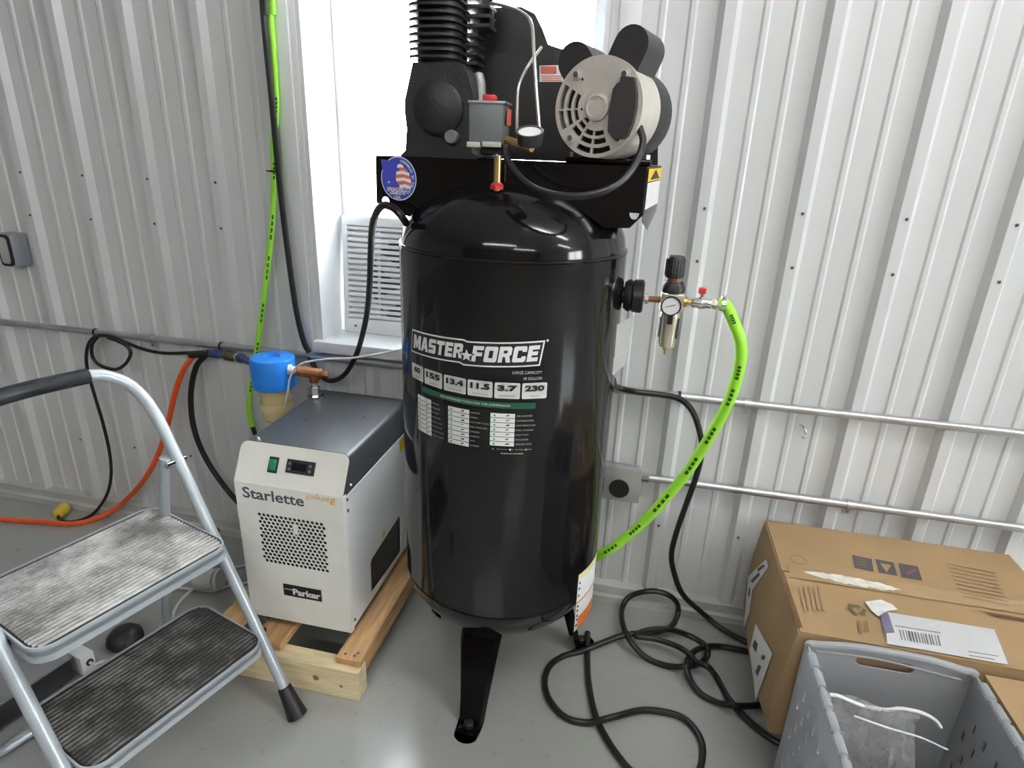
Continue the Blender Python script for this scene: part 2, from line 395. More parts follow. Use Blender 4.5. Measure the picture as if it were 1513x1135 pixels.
# window: casing, reveal, sill, sash and glass
wn = bpy.data.objects.new('window_1', None); COL.objects.link(wn); wn['kind'] = 'structure'; wn.location = ((WIN[0]+WIN[1])/2, WY, WIN[2])
GY = WY+.17
for x, s in ((WIN[0], -1), (WIN[1], 1)):
    bm = B(); box(bm, (min(x, x+s*.062), WY-.026, WIN[2]-.05), (max(x, x+s*.062), WY+.004, WIN[3]+.06), .003)
    box(bm, (min(x+s*.02, x+s*.07), WY-.031, WIN[2]-.05), (max(x+s*.02, x+s*.07), WY-.022, WIN[3]+.06), .002); obj('casing', bm, trimw, wn)
    bm = B(); box(bm, (min(x, x-s*.012), WY-.024, WIN[2]), (max(x, x-s*.012), GY+.06, WIN[3])); obj('reveal', bm, trimw, wn)
    bm = B(); box(bm, (min(x-s*.012, x-s*.055), GY-.025, WIN[2]+.012), (max(x-s*.012, x-s*.055), GY+.03, WIN[3]), .003); obj('sash_stile', bm, trimw, wn)
bm = B(); box(bm, (WIN[0]-.012, WY-.048, WIN[2]-.022), (WIN[1]+.012, GY+.07, WIN[2]+.012), .003); obj('sill', bm, trimw, wn)
bm = B(); box(bm, (WIN[0]-.06, WY-.026, WIN[3]), (WIN[1]+.06, WY+.004, WIN[3]+.06), .003); obj('head_casing', bm, trimw, wn)
SASH = WIN[2]+.012
bm = B(); box(bm, (WIN[0]+.05, GY-.022, SASH), (WIN[1]-.05, GY+.028, SASH+.045), .003); obj('sash_rail', bm, trimw, wn)
bm = B(); box(bm, (WIN[0]+.05, GY-.02, WIN[3]-.05), (WIN[1]-.05, GY+.03, WIN[3]), .003); obj('sash_rail', bm, trimw, wn)
bm = B(); box(bm, (WIN[0]+.05, GY, SASH+.04), (WIN[1]-.05, GY+.004, WIN[3]-.04)); obj('pane', bm, glass, wn)
w2 = bpy.data.objects.new('window_2', None); COL.objects.link(w2); w2['kind'] = 'structure'; w2.location = (X1, (W2[0]+W2[1])/2, W2[2])
for y in (W2[0], (W2[0]+W2[1])/2-.03, W2[1]-.06):
    bm = B(); box(bm, (X1+.05, y, W2[2]), (X1+.12, y+.06, W2[3]), .004); obj('stile', bm, trimw, w2)
for z in (W2[2], W2[3]-.06):
    bm = B(); box(bm, (X1+.045, W2[0]+.06, z), (X1+.115, W2[1]-.06, z+.06), .004); obj('rail', bm, trimw, w2)
for y0, y1 in ((W2[0]+.05, (W2[0]+W2[1])/2-.02), ((W2[0]+W2[1])/2+.02, W2[1]-.05)):
    bm = B(); box(bm, (X1+.08, y0, W2[2]+.05), (X1+.084, y1, W2[3]-.05)); obj('pane', bm, glass, w2)
# ground outside
bm = B(); box(bm, (-30, WY+.32, -.3), (30, 40, -.18)); box(bm, (X1+.22, -30, -.3), (30, WY+.32, -.18)); struct('ground_outside', bm, mat('pale_gravel', (.55, .55, .54), .8, var=.15, scale=20, bump=.2))

# ceiling lights (two-lamp strips)
lt = mat('lamp_tube', (.9, .9, .9), .4, var=0, emit=((1.0, .985, .95), TUBE_STRENGTH))
for i, (x, y) in enumerate(LIGHTS):
    t = thing('strip_light', 'white two tube strip light fixed to the ceiling', 'light', (x, y, CEIL), 'ceiling strip lights')
    bm = B(); box(bm, (x-1.22, y-.06, CEIL-.05), (x+1.22, y+.06, CEIL-.001), .006); obj('housing', bm, trimw, t)
    for s in (-1, 1):
        bm = B(); rod(bm, (x-1.18, y+s*.045, CEIL-.075), (x+1.18, y+s*.045, CEIL-.075), .017, seg=10); obj('tube', bm, lt, t)
    for s in (-1, 1):
        bm = B(); box(bm, (x+s*1.2-.018, y-.065, CEIL-.1), (x+s*1.2+.018, y+.065, CEIL-.04), .004); obj('end_cap', bm, trimw, t)

# ================================================================== air compressor
cx, cy = TC
A = thing('air_compressor', 'tall gloss black upright air compressor with motor and pump on top', 'compressor', (cx, cy, 0))
ZL, ZU, HD = .345, 1.147, .153
pr = []
for k in range(13):
    a = math.radians(90*k/12); pr.append((ZL-.15*math.cos(a), TR*math.sin(a)*.985 if k < 12 else TR-.003))
pr += [(ZL+.001, TR-.003), (ZL+.004, TR), (ZU-.004, TR), (ZU-.001, TR-.004)]
for k in range(15):
    a = math.radians(90*k/14); pr.append((ZU+HD*math.sin(a), (TR-.004)*math.cos(a) if k < 14 else 0))
bm = B(); lathe(bm, [(z, max(r, 0)) for z, r in pr], (cx, cy, 0), (0, 0, 1), 96, cap=False)
tank = obj('tank', bm, black, A, 'gloss black vertical tank with printed decals', angle=.5)
for z in (ZU-.001, ZL):
    bm = B(); tube(bm, [(cx+(TR-.0025)*math.cos(t), cy+(TR-.0025)*math.sin(t), z) for t in (2*math.pi*i/60 for i in range(61))], .0035, 6, 1); obj('weld_seam', bm, black, tank)
# feet
def foot(az):
    bm = B(); d = V(math.sin(az), -math.cos(az), 0); s = V(math.cos(az), math.sin(az), 0); c = V(cx, cy, 0)
    secs = [(.165, .235, .052), (.19, .20, .05), (.225, .06, .036), (.24, .014, .032), (.262, .01, .031)]
    top = []; bot = []
    for r, z, w in secs:
        p = c+d*r+V(0, 0, z)
        top.append([bm.verts.new(p+s*q*w+(d*(-.018) if abs(q) == 1 else V(0, 0, 0))) for q in (-1, -.8, 0, .8, 1)])
    for a, b in zip(top, top[1:]):
        for i in range(4): bm.faces.new((a[i], a[i+1], b[i+1], b[i]))
    # rounded toe
    p = c+d*.262+V(0, 0, .01); last = top[-1]; toe = [bm.verts.new(p+s*.031*math.cos(t)+d*.026*math.sin(t)) for t in (math.pi*(1-k/8) for k in range(1, 8))]
    bm.faces.new([last[0]]+toe+[last[4], last[3], last[2], last[1]])
    bmesh.ops.solidify(bm, geom=bm.faces[:], thickness=.008)
    zmin = min(v.co.z for v in bm.verts)
    for v in bm.verts: v.co.z = max(v.co.z-zmin*(1 if v.co.z < .05 else 0), 0)
    f = obj('foot', bm, black, A)
    bm = B(); p = c+d*.245; lathe(bm, [(.008, .013), (.02, .013), (.022, .011), (.022, 0)], p, (0, 0, 1), 6); obj('bolt', bm, blackm, f)
pf = on_z((690, 1082)); az0 = math.atan2(pf.x-cx, -(pf.y-cy))
for k in range(3): foot(az0+k*2*math.pi/3)

# --- decals on the tank
def wrap(bm, th0, z0, eps=.0012, r=TR, tilt=0.0, xo=0.0):
    for v in bm.verts:
        t = th0+v.co.x/r; rr = r+eps+v.co.z
        v.co = Vector((cx+math.sin(t)*rr, cy-math.cos(t)*rr, z0+v.co.y+tilt*(v.co.x+xo)))
    return bm
TH = lambda deg: math.radians(deg)
def strip_fn(x0, x1, top, bot, n=40):
    bm = B(); xs = [x0+(x1-x0)*i/n for i in range(n+1)]
    a = [bm.verts.new((x, bot(x), 0)) for x in xs]; b = [bm.verts.new((x, top(x), 0)) for x in xs]
    for i in range(n): bm.faces.new((a[i], a[i+1], b[i+1], b[i]))
    return bm
LW = TR*math.radians(27+43.5); th0 = TH((27-43.5)/2); zc = .969; LT = .055
GLYPH = {
 'M': (1.25, [(0,0),(0,1),(.38,1),(.625,.5),(.87,1),(1.25,1),(1.25,0),(.93,0),(.93,.5),(.72,.08),(.53,.08),(.32,.5),(.32,0)], []),
 'A': (1.05, [(0,0),(.33,1),(.72,1),(1.05,0),(.72,0),(.66,.2),(.39,.2),(.33,0)], [(.45,.4),(.6,.4),(.525,.68)]),
 'S': (.95, [(0,0),(.85,0),(.95,.1),(.95,.5),(.85,.6),(.33,.6),(.33,.74),(.93,.74),(.93,1),(.1,1),(0,.9),(0,.48),(.1,.38),(.62,.38),(.62,.26),(0,.26)], []),
 'T': (.95, [(0,1),(.95,1),(.95,.73),(.64,.73),(.64,0),(.31,0),(.31,.73),(0,.73)], []),
 'E': (.85, [(0,0),(0,1),(.85,1),(.85,.75),(.33,.75),(.33,.62),(.78,.62),(.78,.39),(.33,.39),(.33,.25),(.85,.25),(.85,0)], []),
 'R': (.97, [(0,0),(0,1),(.82,1),(.95,.87),(.95,.5),(.82,.4),(.97,0),(.63,0),(.5,.35),(.33,.35),(.33,0)], [(.335,.58),(.335,.76),(.62,.76),(.62,.58)]),
 'F': (.85, [(0,0),(0,1),(.85,1),(.85,.75),(.33,.75),(.33,.6),(.78,.6),(.78,.36),(.33,.36),(.33,0)], []),
 'O': (1.0, [(.1,0),(.9,0),(1,.1),(1,.9),(.9,1),(.1,1),(0,.9),(0,.1)], [(.34,.26),(.66,.26),(.66,.74),(.34,.74)]),
 'C': (1.0, [(.1,0),(.9,0),(1,.1),(1,.36),(.67,.36),(.67,.26),(.34,.26),(.34,.74),(.67,.74),(.67,.64),(1,.64),(1,.9),(.9,1),(.1,1),(0,.9),(0,.1)], [])}
def fat(s, w, h, d):
    bm = B(); x = 0.0
    for ch in s:
        gw_, o_, hl_ = GLYPH[ch]; f = lambda P: [(x+p[0]+.2*p[1], p[1]) for p in P]
        merge(bm, plate(f(o_), [f(hl_)] if hl_ else [], .0004)); x += gw_+.11
    return scale_to(bm, w, h)
def slant_band(w, h, sl, notch=0):
    bm = B(); n = 40; a = []; b = []
    for i in range(n+1):
        f = i/n; x = -w/2+w*f
        dn = notch if f > .49 else 0
        a.append(bm.verts.new((x-sl, -h/2-dn*.004, 0))); b.append(bm.verts.new((x+sl, h/2+(.003*notch if f < .49 else 0), 0)))
    for i in range(n): bm.faces.new((a[i], a[i+1], b[i+1], b[i]))
    return bm
obj('logo_border', wrap(slant_band(LW, .046, .004, 1), th0, zc, .0006, tilt=LT), white, tank)
obj('logo_field', wrap(slant_band(LW-.006, .040, .0035, 1), th0, zc, .0010, tilt=LT), ink, tank)
t1 = fat('MASTER', LW*.455, .0295, .0012); wrap(t1, th0-LW*.24/TR, zc+.002, .0015, tilt=LT, xo=-LW*.24); obj('logo_lettering', t1, white, tank)
t2 = fat('FORCE', LW*.44, .0315, .0012); wrap(t2, th0+LW*.262/TR, zc-.0012, .0015, tilt=LT, xo=LW*.262); obj('logo_lettering', t2, white, tank)
st = [(math.sin(math.pi*i/5)*(.013 if i % 2 == 0 else .0055), math.cos(math.pi*i/5)*(.013 if i % 2 == 0 else .0055)) for i in range(10)]
bm = wrap(poly([(x*1.35, y*1.35, 0) for x, y in st]), th0+LW*.012/TR, zc-.006, .0019); obj('logo_star', bm, ink, tank)
bm = wrap(poly([(x, y, 0) for x, y in st]), th0+LW*.012/TR, zc-.006, .0022); obj('logo_star', bm, white, tank)
bm = wrap(poly([(x, y, 0) for x, y in circ(0, 0, .0025, 10)]), TH(29), 1.0, .0012); obj('trademark_dot', bm, mat('pale_green', (.5, .7, .5), .5), tank)
obj('print', wrap(scale_to(text('LARGE CAPACITY', .012, .0002), .058, .0062), TH(20.5), .9365), mat('grey_print', (.36, .36, .35), .5), tank)
obj('print', wrap(scale_to(text('60 GALLON', .012, .0002), .036, .0062), TH(23), .9245), MATS['grey_print'], tank)
tiles = [('60', 'GALLON'), ('155', 'MAX PSI'), ('13.4', 'SCFM @ 40 PSI'), ('11.5', 'SCFM @ 90 PSI'), ('3.7', 'RUNNING HP'), ('230', 'VOLTS')]
tb = [(-43.3, -36.8), (-36, -26.5), (-25.4, -14.2), (-12.9, 0.9), (3.3, 16), (18, 30)]
tb = [(-43.3, -33.2), (-32.2, -20.4), (-19.4, -7.6), (-6.8, 5.0), (5.9, 17.5), (18.4, 30.0)]
for (a, b), (n, s) in zip(tb, tiles):
    w = TR*TH(b-a); m = (a+b)/2
    bm = B(); merge(bm, plate(rrect(w, .033, .003), (), .0002)); bm.transform(Matrix.Identity(4)); tl = obj('spec_tile', wrap(bm, TH(m), .8985), tilew, tank)
    obj('print', wrap(scale_to(text(n, .02, .0011), w*(.55 if len(n) < 3 else .78), .0125), TH(m), .904, .0018), ink, tank)
    obj('print', wrap(scale_to(text(s, .01), w*(.4 if len(s) < 9 else .6), .003), TH(m), .888, .0018), ink, tank)
bw = TR*TH(60); bmid = -5
obj('green_band', wrap(rect(bw, .013, 0, 0, 24), TH(bmid), .8675), greenp, tank)
obj('print', wrap(scale_to(text('RECOMMENDED TOOLS FOR THIS COMPRESSOR', .006), bw*.58, .0042), TH(bmid+1), .8675, .0018), white, tank)
cols = [(-38, -27.5, .851, 8, ['NAILER', 'STAPLER', 'IMPACT', 'RATCHET', 'BLOW GUN', 'INFLATOR', 'CAULK GUN', 'SPRAY GUN']),
        (-17, -5.8, .851, 8, ['HAMMER', 'DRILL', 'CUT-OFF TOOL', 'DIE GRINDER', 'SANDER', 'SHEARS', 'SAW', 'SCALER']),
        (4.4, 15.7, .851, 7, ['AIR HAMMER', 'SANDBLASTER', 'HVLP SPRAY GUN', 'DISC SANDER', 'BODY SAW', 'POLISHER', 'GREASE GUN'])]
ic = random.Random(3)
for a, b, zt, n, words in cols:
    w = TR*TH(b-a); rh = .0103
    for i in range(n):
        z = zt-rh*(i+.5); m = TH((a+b)/2)
        obj('chart_row', wrap(rect(w, rh*.88, 0, 0, 6), m, z), white, tank)
        bm = poly([(x-w*.33, y, 0) for x, y in circ(0, 0, .0022, 8)]); obj('chart_dot', wrap(bm, m, z, .0018), mat('dot_green', (.02, .3, .08), .5), tank)
        pts = [(w*.15+ic.uniform(-.006, .006), ic.uniform(-.0025, .0025), 0) for _ in range(3)]; pts = [(w*.12, -.0012, 0), (w*.12+ic.uniform(.006, .01), ic.uniform(-.001, .002), 0), (w*.12+.007, .0026, 0), (w*.12+.001, .001, 0)]
        obj('chart_icon', wrap(poly(pts), m, z, .0018), ink, tank)
        obj('print', wrap(scale_to(text(words[i], .005), min(.0032*len(words[i]), TR*TH(9)), .0032), m+w/2/TR+min(.0032*len(words[i]), TR*TH(9))/2/TR+.012, z), MATS['grey_print'], tank)
for dx, mm in ((6, MATS['dot_green']), (14, white), (21.5, orangep)):
    obj('chart_key', wrap(poly([(x, y, 0) for x, y in circ(0, 0, .0022, 8)]), TH(dx), .772, .0014), mm, tank)
obj('print', wrap(scale_to(text('BEST CHOICE   GOOD   NOT RECOMMENDED', .004), .07, .0022), TH(16), .772), MATS['grey_print'], tank)
obj('print', wrap(scale_to(text('SEE MANUAL FOR TOOL DETAILS', .004), .045, .0025), TH(15), .763), white, tank)
# safety label low on the right
bm = B(); bm = strip_fn(0, .105, lambda x: .0, lambda x: -.167, 16); obj('safety_label', wrap(bm, TH(59.5), .413), paper, tank)
obj('label_stripe', wrap(strip_fn(0, .105, lambda x: -.001, lambda x: -.013, 16), TH(59.5), .413, .0018), mat('pale_yellow', (.8, .7, .3), .5), tank)
obj('label_stripe', wrap(strip_fn(0, .105, lambda x: -.079, lambda x: -.084, 16), TH(59.5), .413, .0018), redp, tank)
obj('label_block', wrap(strip_fn(.012, .105, lambda x: -.128, lambda x: -.166, 16), TH(59.5), .413, .0018), orangep, tank)
for z in (.025, .042, .062, .093, .106, .121, .133, .15):
    obj('label_pictogram', wrap(poly([(x+.006, y-z, 0) for x, y in circ(0, 0, .004, 6)]), TH(59.5), .413, .0022), ink, tank)
# paper tag standing off the right flank
bm = B(); pa = V(cx+TR-.006, cy-.03, 0)
g = []
for j, (z, x0, x1) in enumerate(((1.0, .0, .034), (.955, -.002, .031), (.925, -.003, .03), (.924, .0, .029), (.885, -.001, .027), (.876, -.003, .016))):
    g.append((bm.verts.new((pa.x+x0, pa.y-.02, z)), bm.verts.new((pa.x+x1, pa.y+.03, z+.012))))
for a, b in zip(g, g[1:]): bm.faces.new((a[0], a[1], b[1], b[0]))
bmesh.ops.solidify(bm, geom=bm.faces[:], thickness=.0006); obj('paper_label', bm, paper, tank)

# --- platform on top of the tank
FY = 1.21; PZ = 1.317
pL = on_y((556, 234), FY).x; pR = on_y((957, 240), FY).x
def fy(px): p = on_y(px, FY); return (p.x, p.z)
out = [(pL, PZ), (pR, PZ), (pR, fy((950, 300))[1]), fy((950, 318)), fy((930, 337)), fy((893, 337)), (-.13, 1.235), (-.45, 1.225), fy((606, 320)), fy((585, 314)), fy((562, 306)), fy((557, 298))]
hl = [(fy((937, 318))[0]+.009*math.cos(t), fy((937, 318))[1]+(.0 if k in (0,) else 0)-.012*math.sin(t)+.004) for k, t in enumerate([math.pi*i/10 for i in range(11)])]
h2 = circ(*fy((570, 297)), .0085, 20)
bm = plate(out, [hl, h2], .005); put(bm, basis((0, FY, 0), (1, 0, 0), (0, 0, 1)))
plat = obj('platform', bm, black, A, 'black folded steel mounting platform', smooth=False)
pB = .012; YB2 = 1.46
bm = poly([(pL, FY, PZ), (pR, FY, PZ), (pB, YB2, PZ), (pL, YB2, PZ)]); bmesh.ops.solidify(bm, geom=bm.faces[:], thickness=.005); obj('top_plate', bm, black, plat, smooth=False)
bm = poly([(pR, FY, PZ), (pB, YB2, PZ), (pB, YB2, 1.225), (pR+.012, FY+.1, 1.195), (pR, FY, 1.22)]); bmesh.ops.solidify(bm, geom=bm.faces[:], thickness=.004); obj('side_flange', bm, black, plat, smooth=False)
bm = poly([(pL, YB2, PZ), (pB, YB2, PZ), (pB, YB2, 1.24), (pL, YB2, 1.24)]); bmesh.ops.solidify(bm, geom=bm.faces[:], thickness=.004); obj('rear_flange', bm, black, plat, smooth=False)
sd = (V(pB, YB2, 0)-V(pR, FY, 0)).normalized(); sn = V(sd.y, -sd.x, 0)
for z0, z1, m_ in ((1.29, 1.313, labely), (1.24, 1.288, paper)):
    q = V(pR, FY, 0)+sn*.0015; bm = poly([q+sd*.02+V(0, 0, z0), q+sd*.24+V(0, 0, z0), q+sd*.24+V(0, 0, z1), q+sd*.02+V(0, 0, z1)]); obj('warning_label', bm, m_, plat)
q = V(pR, FY, 0)+sn*.0022
bm = poly([q+sd*.05+V(0, 0, 1.293), q+sd*.21+V(0, 0, 1.293), q+sd*.13+V(0, 0, 1.311)]); obj('warning_sign', bm, ink, plat)
# round sticker on the front flange
sc = fy((590, 264)); SM = basis((sc[0], FY-.0032, sc[1]), (1, 0, 0), (0, 0, 1)); sr = (fy((616, 264))[0]-fy((564, 264))[0])/2
def sticker(pts, m_, lift, name='sticker_print'):
    bm = poly([(x*sr, y*sr*1.12, lift) for x, y in pts]); put(bm, SM); return obj(name, bm, m_, plat)
sticker(circ(0, 0, 1, 40), mat('sticker_white', (.6, .64, .78), .4), 0, 'round_sticker')
sticker(circ(0, 0, .95, 40), blueink, .0003)
sticker([(-.98, .84), (-.5, .8), (-.2, .68), (.0, .5), (-.1, .1), (.05, -.25), (.2, -.42), (-.72, -.42), (-.78, .1), (-.9, .4)], mat('sticker_blue', (.05, .06, .42), .45), .0007)
for i in range(7):
    y = .62-i*.15; w0 = [-.05, .05, -.12, -.16, -.14, -.05, .05][i]; w1 = [.3, .5, .62, .68, .7, .7, .68][i]
    sticker([(w0, y), ((w0+w1)/2, y+.05), (w1, y-.04), (w1, y-.19), ((w0+w1)/2, y-.1), (w0, y-.15)], white if i % 2 == 0 else redp, .0010+.00005*i)
sticker([(x*.07-.55, y*.07-.18) for x, y in [(math.sin(math.pi*i/5)*(1 if i % 2 == 0 else .45), math.cos(math.pi*i/5)*(1 if i % 2 == 0 else .45)) for i in range(10)]], white, .0011)
for s, w, h, y in (('SPRINGFIELD', 1.15, .2, -.5), ('ASSEMBLED IN', .9, .14, -.66), ('USA', .38, .16, -.85)):
    bm = scale_to(text(s, .02, .0004), w*sr, h*sr*1.1); bm.transform(Matrix.Translation((-.08*sr, y*sr*1.12, .0018))); put(bm, SM); obj('sticker_lettering', bm, white, plat)
for i, ch in enumerate('ASSEMBLED IN THE USA'):
    if ch == ' ': continue
    a = math.radians(78-i*6.8); bm = scale_to(text(ch, .02, .0002), .055*sr if ch == 'I' else .11*sr, .13*sr)
    bm.transform(Matrix.Translation((.82*sr*math.cos(a), .82*sr*1.12*math.sin(a), .0018)) @ Matrix.Rotation(a-math.pi/2, 4, 'Z')); put(bm, SM); obj('sticker_lettering', bm, MATS['sticker_white'], plat)

# --- pump: crankcase, finned cylinder, head
py = 1.315
def pyx(px, y=py): p = on_y(px, y); return (p.x, p.z)
cr = [pyx(p, 1.26) for p in ((592, 236), (592, 229), (599, 222), (601, 190), (598, 165), (598, 148), (604, 120), (610, 92), (680, 92), (690, 108), (699, 140), (700, 175), (695, 205), (697, 226), (705, 230), (705, 236))]
bm = plate(cr, (), .17); put(bm, basis((0, 1.26+.085, 0), (1, 0, 0), (0, 0, 1)))
bmesh.ops.remove_doubles(bm, verts=bm.verts[:], dist=.0004)
pump = obj('pump', bm, castblack, A, 'black cast iron pump with finned cylinder', smooth=False)
pc = V(*[0, 0, 0]); c0 = pyx((650, 160), 1.26)
bm = B(); lathe(bm, [(0, .052), (.012, .05), (.018, .042), (.02, 0)], (c0[0]-.002, 1.262, c0[1]), (0, -1, 0), 28); obj('crankcase_cover', bm, castblack, pump)
q = pyx((664, 202), 1.24); bm = B(); lathe(bm, [(0, .0135), (.014, .0135), (.017, .011), (.017, 0)], (q[0], 1.262, q[1]), (0, -1, 0), 20); obj('oil_plug', bm, mat('dull_zinc', (.3, .29, .3), .45, .5), pump)
xa, z0 = pyx((616, 96)); xb, _ = pyx((686, 96)); xm = (xa+xb)/2
bm = B(); lathe(bm, [(0, (xb-xa)*.455), (.19, (xb-xa)*.455)], (xm, py, z0-.01), (0, 0, 1), 24); obj('cylinder_core', bm, castblack, pump)
for i in range(12):
    z = z0+.008+i*.0125
    bm = plate(rrect(xb-xa, .13, .03), (), .0045); put(bm, Matrix.Translation((xm, py, z))); obj('cooling_fin', bm, castblack, pump)
zt = z0+.165
bm = B(); box(bm, (xa-.004, py-.066, zt), (xb+.004, py+.066, zt+.045), .008); obj('cylinder_head', bm, castblack, pump)
# aftercooler block on the right with slits that let the window through
xc, zc0 = pyx((686, 100), 1.36); xd, _ = pyx((727, 100), 1.36)
for i in range(8):
    z = zc0+.005+i*.0165
    bm = B(); box(bm, (xc-.03, 1.33, z-.0035), (xd-(.024 if i < 4 else 0), 1.39, z+.0035), .001); obj('cooler_fin', bm, castblack, pump)
bm = B(); box(bm, (xc-.004, 1.352, zc0-.01), (xc+.004, 1.368, zc0+.15)); obj('cooler_post', bm, castblack, pump)
bm = B(); box(bm, (xd-.006, 1.35, zc0+.075), (xd, 1.37, zc0+.15)); obj('cooler_post', bm, castblack, pump)
bm = B(); tube(bm, [on_y((706, 112), 1.34), on_y((709, 130), 1.33), on_y((709, 165), 1.30), on_y((710, 200), 1.28)], .0125, 14); obj('delivery_pipe', bm, mat('dull_pipe', (.5, .52, .52), .35, .6), pump)

# --- belt guard behind motor and pump
GYb = 1.425
gp = [(688, 234), (690, 120), (696, 40), (712, 12), (770, 10), (790, 20), (801, 42), (810, 66), (835, 74), (870, 84), (900, 96), (955, 102), (968, 114), (973, 140), (973, 234)]
gp = [on_y(p, GYb) for p in gp]; gp = [(p.x, p.z) for p in gp]; gp[0] = (gp[0][0], PZ+.001); gp[-1] = (gp[-1][0], PZ+.001)
bm = plate(gp, (), .055); put(bm, basis((0, GYb+.027, 0), (1, 0, 0), (0, 0, 1))); guard = obj('belt_guard', bm, blackm, A, 'black belt guard plate', smooth=False)
def on_guard(px): p = on_y(px, GYb-.0015); return p
bm = poly([on_guard(p) for p in ((797, 97), (831, 96), (836, 108), (836, 121), (797, 121))]); obj('guard_label', bm, paper, guard)
bm = poly([on_y(p, GYb-.0022) for p in ((799, 98), (822, 98), (822, 109), (799, 109))]); obj('label_panel', bm, redp, guard)
for yy in (112, 115, 118):
    bm = poly([on_y(p, GYb-.0022) for p in ((800, yy), (830, yy), (830, yy+1.2), (800, yy+1.2))]); obj('label_line', bm, redp, guard)

# --- electric motor
my = 1.185; mc = on_y((884, 159), my); mr = .0825
ax = V(math.sin(.33), math.cos(.33), -.03).normalized(); mx_ = V(ax.y, -ax.x, 0).normalized(); mz_ = mx_.cross(ax)
MB = basis(mc, mx_, mz_)                       # x right, y up, z toward the viewer
bm = B(); lathe(bm, [(.085, mr*.97), (.09, mr*.985), (.16, mr*.985), (.17, mr*.9)], mc, ax, 40); motor = obj('motor', bm, blackm, A, 'electric motor with cream end bell')
bm = B(); lathe(bm, [(.004, mr), (.03, mr*1.0), (.088, mr*1.0), (.088, mr*.9), (.004, mr*.93)], mc, ax, 48, cap=False); obj('end_bell_rim', bm, cream, motor)
def arc_slot(r0, r1, a0, a1, n=8):
    a0, a1 = math.radians(a0), math.radians(a1)
    return [(r0*math.cos(a0+(a1-a0)*i/n), r0*math.sin(a0+(a1-a0)*i/n)) for i in range(n+1)]+[(r1*math.cos(a1-(a1-a0)*i/n), r1*math.sin(a1-(a1-a0)*i/n)) for i in range(n+1)]
S_ = mr/100.0
slots = []
for r0, r1 in ((92, 80), (73, 62), (56, 46)):
    if r0 > 55:
        slots += [arc_slot(r0, r1, 150, 182), arc_slot(r0, r1, 184.5, 210)]
        slots += [arc_slot(r0, r1, 242, 264.5), arc_slot(r0, r1, 267.5, 295 if r0 > 80 else 292)]
    else: slots += [arc_slot(r0, r1, 160, 208), arc_slot(r0, r1, 246, 288)]
for r0, r1 in ((70, 58), (52, 42), (37, 29)): slots.append(arc_slot(r0, r1, 216, 238))
slots = [[(x*S_, y*S_) for x, y in s] for s in slots]
bm = plate(circ(0, 0, mr, 64), slots, .007); put(bm, MB); bell = obj('end_bell', bm, cream, motor, smooth=False)
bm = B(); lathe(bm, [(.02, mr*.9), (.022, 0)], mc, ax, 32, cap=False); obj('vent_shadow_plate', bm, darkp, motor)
bm = B(); lathe(bm, [(0, .023), (.006, .0225), (.008, .019), (.008, .0175), (.006, .0165), (.0065, 0)], mc-ax*.003, -ax, 32); obj('bearing_cap', bm, cream, bell)
for a in (48, 130, 228, 312):
    p = MB @ V(mr*.83*math.cos(math.radians(a)), mr*.83*math.sin(math.radians(a)), .003)
    bm = B(); lathe(bm, [(0, .0095), (.004, .009), (.004, .0055), (.0075, .0055), (.0075, 0)], p, -ax, 16); obj('bell_screw', bm, [cream], bell)
    bm = B(); lathe(bm, [(0, .005), (.0085, .005), (.0088, 0)], p, -ax, 6); obj('screw_head', bm, greyink, bell)
for px in ((-.033, .045), (-.03, -.003)):
    bm = B(); p = MB @ V(px[0], px[1], .003); lathe(bm, [(0, .0022), (.001, .0022), (.001, 0)], p, -ax, 8); obj('bell_hole', bm, ink, bell)
co = [(37, 34), (45, 44), (50, 46), (52, 57), (80, 54), (88, 25), (90, 0), (87, -30), (78, -55), (70, -62), (48, -62), (34, -47), (32, -10)]
bm = plate([(x*S_, y*S_) for x, y in co], (), .013); put(bm, MB @ Matrix.Translation((0, 0, .0085))); cov = obj('terminal_cover', bm, mat('dark_grey_plastic', (.045, .04, .042), .5, var=.1), motor, smooth=False)
# two capacitor housings: stadium section along the motor axis
def capac(a_deg, name, dist, hw, ln, yo):
    a = math.radians(a_deg); d = (math.cos(a), math.sin(a)); pr_ = (-d[1], d[0]); o_ = []
    for k in range(13):
        t = math.pi*k/12; o_.append((d[0]*(dist+hw*math.sin(t))+pr_[0]*hw*-math.cos(t), d[1]*(dist+hw*math.sin(t))+pr_[1]*hw*-math.cos(t)))
    o_ += [(d[0]*mr*.8+pr_[0]*hw, d[1]*mr*.8+pr_[1]*hw), (d[0]*mr*.8-pr_[0]*hw, d[1]*mr*.8-pr_[1]*hw)]
    bm = plate(o_, (), ln); put(bm, MB @ Matrix.Translation((0, 0, -yo-ln/2))); c = obj('capacitor_cover', bm, mat('satin_cover', (.03, .027, .03), .35, var=.1), motor, angle=.5)
    return c
capac(66, 'a', .107, .031, .085, .012); capac(128, 'b', .097, .032, .085, .012)
bm = B(); box(bm, (mc.x-.06, mc.y+.06, PZ+.0005), (mc.x+.10, mc.y+.16, PZ+.012), .002); obj('motor_base', bm, black, motor)
bm = B(); box(bm, (mc.x-.03, mc.y+.08, PZ+.01), (mc.x+.08, mc.y+.15, mc.z-.06), .004); obj('motor_saddle', bm, black, motor)
for dx in (-.05, .09):
    bm = B(); lathe(bm, [(0, .008), (.008, .008), (.009, 0)], (mc.x+dx, mc.y+.1, PZ+.012), (0, 0, 1), 6); obj('bolt', bm, galv, motor)

